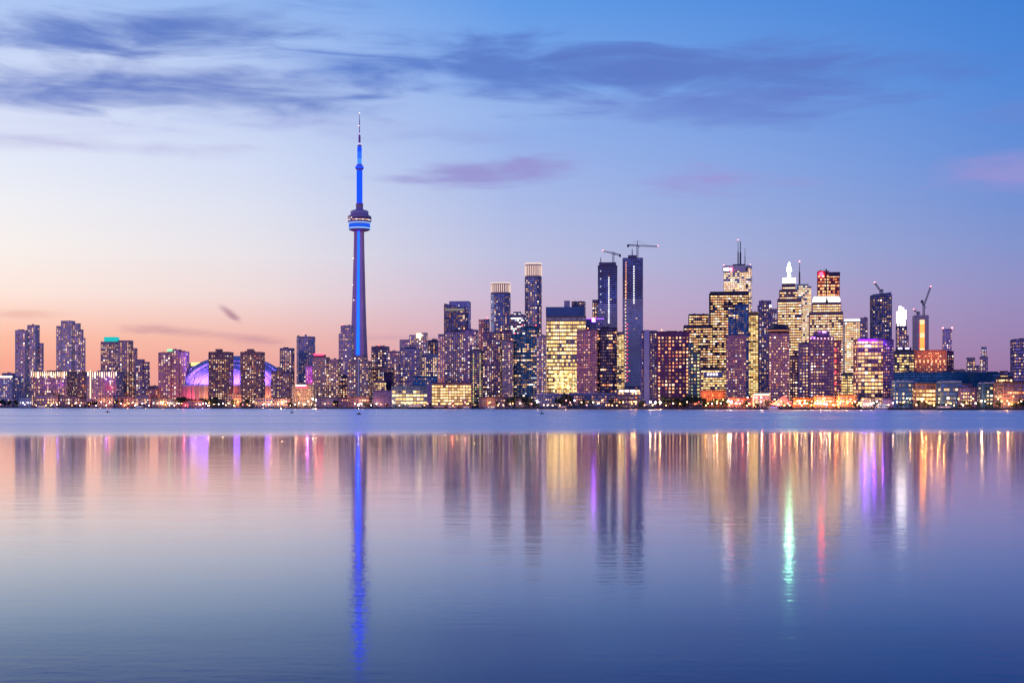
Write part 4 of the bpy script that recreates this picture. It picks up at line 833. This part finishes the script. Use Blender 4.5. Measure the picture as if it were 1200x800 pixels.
ring('lit_ring', 12.7, 267.2, 268.6, ledw); ring('lit_ring', 12.3, 263.4, 266.2, ring_b); ring('lit_ring', 13.0, 261.2, 262.3, ledw)
ring('window_band', 13.8, 255.4, 257.6, solid('pod_glass', (.12,.06,.14), .2))
ring('roof_ring', 10.3, 248, 250.5, solid('pod_roof_ring', (.38,.36,.5), .6))
r_ = random.Random(3)
for i in range(26):
    a = math.radians(-170+i*6.4); k = r_.choice(['w1','w2','p1','w1','c2']); y = r_.choice((255.8, 257.9, 257.9))
    o = bpy.data.objects.new('pod_window', unit(k)); C.objects.link(o); o.parent = pod
    o.location = (14.1*S*math.cos(a), 14.1*S*math.sin(a), zt_(y)-1); o.rotation_euler = (0, 0, a+math.pi/2); o.scale = (1.1*S*r_.uniform(.5, 1), 1, .9*S)
up = MB().lathe([(3.3*S, zt_(238)), (3.1*S, zt_(201)), (3.0*S, zt_(200)), (4.6*S, zt_(198)), (5.0*S, zt_(196.5)), (4.6*S, zt_(195)), (3.2*S, zt_(193.6)), (2.4*S, zt_(192)), (2.4*S, zt_(170.5)), (1.6*S, zt_(169.6))], 24).build('mast', solid('mast_white', (.2,.25,.5), .5), nt)
for (y0, y1, r0, mt, nm) in ((237.5, 200.5, 3.28, mast_glow_d, 24), (199, 194, 4.75, mast_glow_d, 10), (192.5, 186, 2.45, mast_glow_b, 14), (185.8, 178, 2.45, led, 14), (177.8, 172.5, 2.45, mast_glow_d, 14)):  # mast is floodlit; added glowing strips stand in for that light
    for i in range(nm):
        a = 2*math.pi*i/nm; rr_ = r0*S+.12
        x, y = rr_*math.cos(a), rr_*math.sin(a); hw = 2*math.pi*r0*S/nm*.40
        if y0 == 199: continue
        o = MB().box(-hw, hw, -.12, .12, zt_(y0), zt_(y1)).build('mast_glow_strip', mt, up); o.location = (x, y, 0); o.rotation_euler = (0, 0, a+math.pi/2)
MB().lathe([(4.7*S, zt_(197.4)), (5.15*S, zt_(197)), (5.15*S, zt_(196)), (4.7*S, zt_(195.6))], 24).build('lit_ring', mast_glow_d, up)
ant = MB().lathe([(1.2*S, zt_(169.6)), (1.3*S, zt_(164)), (1.2*S, zt_(159)), (.6*S, zt_(157)), (.5*S, zt_(152)), (.5*S, zt_(142)), (.3*S, zt_(138)), (.22*S, zt_(133))], 10).build('antenna', solid('antenna_red', (.3,.13,.42), .6), nt)
MB().lathe([(2.0*S, zt_(169.6)), (2.1*S, zt_(168.2)), (1.3*S, zt_(167.8))], 14).build('lit_collar', emis('collar', (.6,.55,1), 1.2), ant)
MB().lathe([(1.0*S, zt_(157.8)), (1.1*S, zt_(156.4)), (.5*S, zt_(156))], 10).build('lit_collar', emis('collar2', (.6,.55,1), 1.1), ant)
MB().ball((0, 0, zt_(132.6)), .5*S).build('warning_light', emis('tip_pink', (1,.6,.75), 4), ant)
for y, x in ((147.5, -.6), (303, -5.5), (334, -6.4), (352, -5)): MB().ball((x*S, -7*S*(.9 if y > 200 else .1), zt_(y)), .42*S).build('warning_light', EM['w3'], nt)

# ------------------------------------------------------------------ domed stadium
SD = 2540.; SS = SD/F
sdm = empty('domed_stadium', (PX(276, SD), SD, 1), 0, 'huge domed stadium washed in violet and blue light behind the brown slab towers', 'stadium')
RW = 62*SS; zb_ = PZ(451.5, SD)-1
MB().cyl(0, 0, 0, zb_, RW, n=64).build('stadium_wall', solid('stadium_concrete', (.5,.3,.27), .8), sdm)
for i in range(26):
    a = math.radians(-170+i*6.4); x, y = (RW+.8)*math.cos(a), (RW+.8)*math.sin(a)
    o = MB().box(-1.5, 1.5, -1, 1, 0, zb_-1).build('wall_pier', conc_m, sdm); o.location = (x, y, 0); o.rotation_euler = (0, 0, a+math.pi/2)
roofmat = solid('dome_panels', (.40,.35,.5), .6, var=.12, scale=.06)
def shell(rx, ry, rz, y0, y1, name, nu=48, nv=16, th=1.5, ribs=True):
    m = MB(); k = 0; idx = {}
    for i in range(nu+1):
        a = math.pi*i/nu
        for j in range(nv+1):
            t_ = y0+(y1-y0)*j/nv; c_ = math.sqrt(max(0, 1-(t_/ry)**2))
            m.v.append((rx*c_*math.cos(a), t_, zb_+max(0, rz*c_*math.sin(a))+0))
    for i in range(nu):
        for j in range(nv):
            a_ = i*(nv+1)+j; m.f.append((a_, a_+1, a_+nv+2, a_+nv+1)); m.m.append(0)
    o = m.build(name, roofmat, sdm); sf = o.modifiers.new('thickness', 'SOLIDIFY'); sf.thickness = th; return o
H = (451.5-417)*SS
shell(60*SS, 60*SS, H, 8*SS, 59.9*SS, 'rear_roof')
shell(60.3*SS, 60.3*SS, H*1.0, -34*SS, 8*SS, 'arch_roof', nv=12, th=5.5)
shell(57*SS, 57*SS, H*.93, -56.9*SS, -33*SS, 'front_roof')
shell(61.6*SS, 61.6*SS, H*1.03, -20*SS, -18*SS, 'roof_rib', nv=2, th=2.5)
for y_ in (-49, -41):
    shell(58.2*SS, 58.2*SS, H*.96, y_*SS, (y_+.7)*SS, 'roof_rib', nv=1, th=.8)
for i in range(9):
    a = math.radians(-140+i*110/8); rr_ = 74*SS if 0 < i < 8 else 68*SS; x, y = rr_*math.cos(a), rr_*math.sin(a)
    f = empty('floodlight', (x, y, zb_+2)); f.parent = sdm
    MB().box(-1, 1, -1, 1, -1.6, -.2).build('lamp_housing', metal_m, f)
    MB().tube((0, 0, -zb_-2), (0, 0, -1.6), .5, .3).build('floodlight_mast', metal_m, f)
    l = bpy.data.objects.new('violet_light', bpy.data.lights.new('violet_light', 'SPOT')); C.objects.link(l); l.parent = f
    l.data.energy = 3.6e5 if 0 < i < 8 else 9e4; l.data.color = (.27, .12, 1); l.data.spot_size = R(105); l.data.spot_blend = .5; l.data.shadow_soft_size = .6
    l.rotation_euler = Vector((math.cos(a), math.sin(a), -.75)).to_track_quat('Z', 'Y').to_euler()
for i, (x, c_, e) in enumerate(((-48, (1,.1,.2), 9e4), (-20, (1,.45,.2), 9e4), (5, (1,.45,.2), 1.2e5), (33, (1,.15,.15), 1.2e5), (52, (1,.4,.2), 9e4))):
    y = -math.sqrt(max(0, 62**2-x*x))*SS-22; f = empty('wall_floodlight', (x*SS, y, 8)); f.parent = sdm
    light('warm_light', f, (0, 0, 0), e*.7, c_, .5)
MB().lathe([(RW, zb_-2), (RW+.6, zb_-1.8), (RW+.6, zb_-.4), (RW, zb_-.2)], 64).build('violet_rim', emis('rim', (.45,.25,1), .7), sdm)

rb_ = emis('red_streak_light', (1,.03,.04), 26); ob_ = emis('added_orange_light', (1,.2,.04), 22)  # added to strengthen coloured water streaks; only a few red ones are real lights
for lab, x, y, mt in (('dark teal glass tower', 604, 391, rb_), ('dark teal glass tower', 613, 382, rb_), ('dark teal glass tower', 629, 382, rb_), ('low peaked blue', 606, 377, rb_), ('purple balcony tower at', 589, 388, ob_), ('balcony tower of pale', 600, 398, ob_),
    ('purple balcony tower with', 545, 385.5, ob_), ('front tower with a pinkish', 690, 385.5, ob_), ('low dim red brown', 449, 434.6, rb_), ('narrow dark slab', 571, 373, rb_), ('mauve flat topped', 446, 405, rb_), ('round shouldered', 358, 391, rb_), ('broad dark purple', 775, 388, ob_), ('tall slim lavender', 402, 381, rb_)):
    for pb, _ in PENDING:
        if pb.root['label'].startswith(lab):
            x_, y_, z_ = loc(pb, x, y, 1.5); MB().ball((x_, y_, z_+.6), .42*pb.s).build('roof_streak_light', mt, pb.root)
# ------------------------------------------------------------------ waterfront: trees, lamps, boats, tents
MARKS = [(22,'the leftmost block'),(60,'the left light strip building'),(100,'the dark red gap building'),(128,'the right light strip building'),(150,'the warm balconied tower'),
 (175,'the tiny orange block'),(204,'the green lit tower'),(233,'the dome\'s left end'),(259,'the left brown slab tower'),(278,'the gap between the brown slab towers'),(296,'the right brown slab tower'),
 (314,'the glittering low building'),(333,'the stepped brick tower'),(356,'the cream pink hall'),(384,'the red sign balcony tower'),(404,'the narrow purple block'),(424,'the needle tower'),(450,'the mauve pink hall'),
 (480,'the left part of the terminal'),(530,'the right part of the terminal'),(565,'the green yellow column tower'),(590,'the pale column balcony tower'),(620,'the dark teal tower'),(650,'the bright yellow office'),
 (688,'the pink lit tower'),(712,'the dark rounded tower'),(738,'the taller crane tower'),(760,'the pale blue end wall'),(790,'the broad purple slab'),(815,'the curved glass tower'),(836,'the orange wall'),
 (862,'the left mauve front tower'),(890,'the golden strip'),(913,'the saucer topped tower'),(940,'the blue white column tower'),(965,'the violet lit roof tower'),(990,'the red lit column tower'),
 (1020,'the violet banded office'),(1042,'the purple office wing'),(1058,'the square blue pavilion'),(1085,'the yellow lit low floors'),(1112,'the framed blue pavilion'),(1136,'the low mauve quay building'),(1160,'the dark blue quay building'),(1195,'the striped pinkish building')]
def near(px): return min(MARKS, key=lambda m: abs(m[0]-px))[1]
def at(px, off): Y = ysh(px)+off; return PX(px, Y), Y
r = random.Random(11)
leaf_m = solid('foliage', (.03,.05,.035), .9, var=.5, scale=.5); bark_m = solid('bark', (.06,.045,.04), .9)
def crown_mesh(seed, w=1.0, h=1.0):
    q = random.Random(seed); m = MB(); cl = []
    for _ in range(9):
        a = q.uniform(0, 6.28); rr_ = q.uniform(0, 2.2)*w; cl.append((rr_*math.cos(a), rr_*math.sin(a), (4.6+q.uniform(-1.6, 2.4))*h, q.uniform(1.0, 1.8)))
    for _ in range(620):
        c = q.choice(cl); v_ = Vector((q.gauss(0, 1), q.gauss(0, 1), q.gauss(0, .8))).normalized()*c[3]*q.uniform(.55, 1.08)
        p = Vector(c[:3])+v_; t1_ = Vector((q.gauss(0, 1), q.gauss(0, 1), q.gauss(0, 1))).normalized(); t2_ = t1_.orthogonal().normalized(); s_ = q.uniform(.2, .42)
        m.face([p-t1_*s_, p+t2_*s_*.7, p+t1_*s_, p-t2_*s_*.7])
    return m.mesh('crown', leaf_m)
CR = [crown_mesh(i, 1+.25*(i % 2), 1-.12*(i % 3)) for i in range(5)]
tm_ = MB().tube((0,0,0), (0.1,0,2.6), .26, .17); 
for k in range(5):
    a = k*1.3; tm_.tube((.1,0,2.2+k*.12), (1.5*math.cos(a), 1.5*math.sin(a), 4.4+.3*(k % 2)), .12, .05, 5)
TR = tm_.mesh('trunk', bark_m)
KIND = ['dark round crowned tree', 'dark spreading tree']
def tree(px, off, s, i):
    x, y = at(px, off); o = empty('tree', (x, y, 1.5), r.uniform(0, 6), 'dark leafy tree on the quay before '+near(px), 'tree', 'trees along the waterfront')
    o.scale = (s*r.uniform(.9, 1.2), s*r.uniform(.9, 1.2), s*r.uniform(.85, 1.1))
    for nm, me in (('trunk', TR), ('crown', CR[i % 5])):
        c = bpy.data.objects.new(nm, me); C.objects.link(c); c.parent = o
TREES = [(2,1.8),(6,1.6),(12,1.9),(17,1.7),(21,1.4),(74,1.1),(105,1.6),(110,1.7),(113,1.2),(116,1.5),(139,1.7),(144,1.8),(164,1.0),(209,1.9),(213,2.2),(218,2.3),(224,2.2),(228,1.8),(236,2.0),(241,1.9),(247,1.6),(252,2.2),(256,1.8),
 (274,1.5),(281,1.3),(290,1.4),(337,1.2),(343,1.2),(392,1.3),(397,1.4),(404,1.2),(418,1.1),(428,1.2),(560,1.0),(584,1.3),(597,1.5),(601,1.8),(605,2.0),(609,1.9),(615,1.7),(621,1.5),(627,1.2),(658,2.0),(662,2.3),(667,1.9),(675,2.1),(679,2.3),(684,1.9),(694,1.2),
 (716,1.4),(727,1.2),(751,1.3),(772,1.4),(777,1.5),(783,1.4),(789,1.6),(796,1.5),(801,1.7),(806,1.7),(812,1.8),(818,1.6),(824,1.5),(830,1.3),(838,1.3),(846,1.5),(852,1.2),(874,1.2),(888,1.0),(899,1.2),(908,1.1),(946,1.0),(958,1.1),(1002,1.0),(1024,1.0),(1076,1.0),(1130,1.2),(1146,1.0),(1170,1.0),(1196,1.1)]
for i, (px, s) in enumerate(TREES): tree(px+r.uniform(-1, 1), 24+r.uniform(-4, 6) if s < 1.9 else 40, s*1.12, i)
for i in range(90):
    px = r.uniform(0, 1200)
    if not (930 < px < 1010): tree(px, r.uniform(18, 34), r.uniform(.55, .95), i)
# lamps
pole_me = MB().tube((0,0,0), (0,0,1), .10, .07).mesh('pole', metal_m)
arm_me = MB().tube((0,0,0), (0,-1.0,.15), .06, .05).mesh('arm', metal_m)
HEADS = {k: MB().ball((0,0,0), rr_, 6).mesh('lamp_head', emis('lamp_'+k, c, st, True)) for k, c, st, rr_ in
 (('warm', (1,.6,.3), 24, .5), ('amber', (1,.36,.1), 22, .5), ('white', (1,.85,.68), 40, .52), ('pink', (1,.3,.32), 16, .5), ('gold', (1,.66,.15), 22, .5), ('flood', (1,.8,.6), 70, .95), ('green', (.5,1,.4), 5, .5), ('violet', (.6,.3,1), 8, .5), ('red', (1,.1,.08), 9, .5))}
WORD = dict(warm='warm white', amber='amber', white='bright white', pink='pinkish', gold='golden yellow', flood='dazzling', green='green', violet='violet', red='red')
def lamp(px, off, h, k, pw=0):
    x, y = at(px, off)
    low = 'low' if h < 4.5 else ('tall' if h > 8 else 'mid height')
    o = empty('street_lamp', (x, y, 1.5), 0, '%s lamp on a %s post before %s' % (WORD[k], low, near(px)), 'street lamp', 'lamps along the waterfront')
    p = bpy.data.objects.new('pole', pole_me); C.objects.link(p); p.parent = o; p.scale = (1, 1, h)
    a = bpy.data.objects.new('arm', arm_me); C.objects.link(a); a.parent = o; a.location = (0, 0, h-.15)
    l = bpy.data.objects.new('lamp_head', HEADS[k]); C.objects.link(l); l.parent = o; l.location = (0, -1.0, h)
    if pw: light('lamp_light', o, (0, -2.2, h+.5), pw, {'amber': (1,.36,.1), 'gold': (1,.6,.15), 'pink': (1,.3,.25), 'red': (1,.1,.05), 'violet': (.5,.2,1)}.get(k, (1,.55,.28)), .6)
ZONE = [(0,22,.2,['warm','pink']),(22,70,1.1,['warm','white','gold','pink','amber']),(70,178,.95,['warm','amber','amber','gold','white']),(178,250,1.3,['warm','warm','white','amber']),(250,345,1.1,['warm','amber','white','pink']),
 (345,380,1.0,['warm','white']),(380,415,.5,['warm','amber']),(415,470,.8,['warm','amber','white','pink']),(470,600,.75,['warm','amber','gold','pink']),(600,725,.75,['warm','amber','white','pink']),(725,815,.6,['warm','amber','amber']),
 (815,930,1.15,['amber','warm','gold','white','red']),(930,1010,1.35,['amber','gold','warm','white']),(1010,1050,.9,['white','warm','violet','green']),(1050,1200,.75,['warm','white','gold','amber'])]
n = 0
for x0, x1, dn, ks in ZONE:
    px = x0+1
    while px < x1:
        h = r.choice((3.2, 3.6, 5, 5.5, 7, 9.5)); n += 1
        lamp(px, r.choice((8, 12, 26, 30)), h, r.choice(ks), 4500 if n % 3 == 0 else 0)
        px += r.uniform(2.2, 6.5)/dn
for px, h in ((366.5, 13), (370.5, 11), (374.5, 12), (853.5, 8), (856.5, 7), (762, 7), (768, 6.5), (774, 6.5), (966, 5), (968.5, 4.5), (420, 5), (424, 5), (629.5, 8), (876, 12), (892, 12), (61, 6), (564, 8)):
    lamp(px, 16, h, 'flood' if px not in (420, 424, 876, 892, 61) else 'white', 1.2e4)
for px, k in ((934, 'amber'), (943, 'gold'), (951, 'amber'), (961, 'amber'), (972, 'gold'), (981, 'amber'), (992, 'amber'), (840, 'amber'), (870, 'red'), (905, 'red'), (915, 'amber'), (925, 'red'), (70, 'amber'), (128, 'amber'), (150, 'amber'), (190, 'amber'), (200, 'gold'), (245, 'amber'), (275, 'amber'), (318, 'amber'), (330, 'warm'), (740, 'amber'), (743, 'gold'), (1080, 'gold'), (1150, 'warm'), (1180, 'amber'), (545, 'pink'), (530, 'red'), (412, 'red')):
    lamp(px, 20, 7.5, k, 1.3e4)
# billboard, tents, sails
x, y = at(564, 40); o = empty('billboard', (x, y, 1.5), 0, 'blank brilliant white billboard on two posts right of the terminal', 'billboard')
MB().box(-4.2, 4.2, -.3, .3, 4, 9.5).build('lit_panel', emis('billboard', (1,.93,.9), 3.5), o); MB().box(-4.5, 4.5, -.2, .4, 3.7, 3.98).box(-4.5, 4.5, -.2, .4, 9.52, 9.8).build('frame', metal_m, o)
for sx in (-3, 3): MB().tube((sx, .1, 0), (sx, .1, 3.7), .2).build('post', metal_m, o)
x, y = at(917, 34); o = empty('tent', (x, y, 1.5), 0, 'pink tented roof rising to one tall peak at right of the golden strip foot', 'tent')
tf = solid('tent_fabric', (.5,.2,.2), .8)
m = MB(); hgt = 15
ring_ = [(-15,-6,4),(-8,-9,3),(0,-9,3),(8,-9,3),(12,-6,4),(12,6,4),(0,9,3),(-15,6,4)]
pk = (2, 0, hgt)
for i in range(8):
    a, b_ = ring_[i], ring_[(i+1) % 8]; ma = tuple(a[j]*.5+pk[j]*.5-(1.6 if j == 2 else 0) for j in range(3)); mb_ = tuple(b_[j]*.5+pk[j]*.5-(1.6 if j == 2 else 0) for j in range(3))
    m.face([a, b_, mb_, ma]); m.face([ma, mb_, pk])
m.build('tent_roof', tf, o); MB().tube((2,0,0), (2,0,hgt+1), .25).build('tent_pole', metal_m, o)
for a in ring_[::2]: MB().tube((a[0],a[1],0), a, .14).build('support_post', metal_m, o)
light('tent_light', o, (-4, -14, 5), 1.6e4, (1,.3,.2)); 
# boats
hullw = solid('boat_white', (.6,.6,.66), .4); hulld = solid('boat_dark', (.012,.012,.02), .5); cabw = solid('boat_cabin', (.5,.5,.56), .5)
def hull(L, W, H, m_=None, bow=.3):
    m = MB(); sec = []
    for t_ in (0, .15, .5, 1-bow, .9, 1): 
        w_ = W/2*(1 if t_ <= 1-bow else (.62 if t_ < 1 else .04)); w_ = w_*.85 if t_ == 0 else w_
        sec.append((t_*L-L/2, w_, H*(1+.35*max(0, t_-.5)*2)))
    k = 0
    for x_, w_, h_ in sec: m.v += [(x_, -w_*.55, -.4), (x_, -w_, h_), (x_, w_, h_), (x_, w_*.55, -.4)]
    for i in range(len(sec)-1):
        a = i*4
        for j in range(4): m.f.append((a+j, a+4+j, a+4+(j+1) % 4, a+(j+1) % 4)); m.m.append(0)
    m.f.append((0,1,2,3)); m.m.append(0); e = (len(sec)-1)*4; m.f.append((e+3,e+2,e+1,e)); m.m.append(0)
    return m
def boat(px, off, L, label, hm, decks=1, lit='w1', name='tour_boat', flip=1):
    x, y = at(px, off); o = empty(name, (x, y, .15), 0 if flip > 0 else math.pi, label, 'boat', 'boats moored along the quay')
    H = L*.055+.5; W = L*.24; hull(L, W, H).build('hull', hm, o)
    z = H*1.0
    for d_ in range(decks):
        l0, l1 = -L*(.42-.05*d_), L*(.26-.08*d_); MB().box(l0, l1, -W*.38, W*.38, z+.02, z+2.2).build('cabin', cabw, o)
        nw = max(2, int((l1-l0)/1.6))
        for i in range(nw):
            xa = l0+(l1-l0)*(i+.2)/nw; MB().box(xa, xa+(l1-l0)*.6/nw, -W*.38-.08, W*.38+.08, z+.9, z+1.7).build('cabin_window', EM[lit] if (i*7+d_) % 3 else EM['w0'], o)
        MB().box(l0-.5, l1+.8, -W*.42, W*.42, z+2.22, z+2.4).build('deck_roof', hullw, o); z += 2.42
    MB().tube((0, 0, z), (0, 0, z+L*.16), .1, .06).build('mast', metal_m, o)
boat(488, -7, 26, 'long white tour boat with a dark hull moored at the terminal', hulld, 2)
boat(513, -7, 20, 'dark low barge like boat moored right of the long white tour boat', hulld, 1, 'o0', flip=-1)
boat(531, -6.5, 17, 'reddish lit small cruise boat moored at the right part of the terminal', solid('boat_red', (.35,.06,.06), .5), 1, 'o1')
boat(547, -6, 12, 'small white cabin boat moored at the right end of the terminal', hullw, 1)
boat(575, -6, 14, 'white cabin boat moored by the green yellow column tower', hullw, 1, 'w2', flip=-1)
boat(164, -6, 18, 'white cabin boat moored below the shorter stepped purple tower', hullw, 1, 'c1')
boat(50, -7, 22, 'white boat moored at the left before the light strip building', hullw, 1, 'w2')
boat(907, -5, 12, 'white and violet lit boat moored by the pink tent', hullw, 1, 'v1')
boat(1033, -5, 14, 'white cabin boat moored before the violet quay box', hullw, 2, 'c1', flip=-1)
boat(1108, -5, 18, 'dark cabin boat moored before the framed blue pavilion', hulld, 1, 'p1')
boat(660, -5, 15, 'dark low boat moored before the bright yellow office', hulld, 1, 'o0')
# small boats out on the lake
def dinghy(px, py, L, label):
    Y = CZ*F/(py-HY); o = empty('dinghy', (PX(px, Y), Y, .02), .2, label, 'boat', 'small dark boats out on the lake')
    hull(L, L*.4, .35).build('hull', hulld, o)
    MB().box(-L*.3, -L*.18, -L*.17, L*.17, .3, .38).box(L*.05, L*.15, -L*.17, L*.17, .3, .38).build('seat', hulld, o)
    MB().lathe([(.2, .3), (.34, .5), (.3, .95), (.1, 1.1), (.16, 1.2), (.16, 1.4), (.02, 1.5)], 8).build('cargo', hulld, o)
dinghy(126, 483.2, 2.6, 'small dark boat on the water, leftmost of the far specks')
dinghy(342, 483.7, 2.0, 'small dark boat on the water left of the needle tower')
dinghy(420.5, 485.6, 2.2, 'small dark boat on the water right below the needle tower')
dinghy(635, 485.0, 2.0, 'small dark boat on the water before the bright yellow office')
place_windows()
print('objects', len(bpy.data.objects))
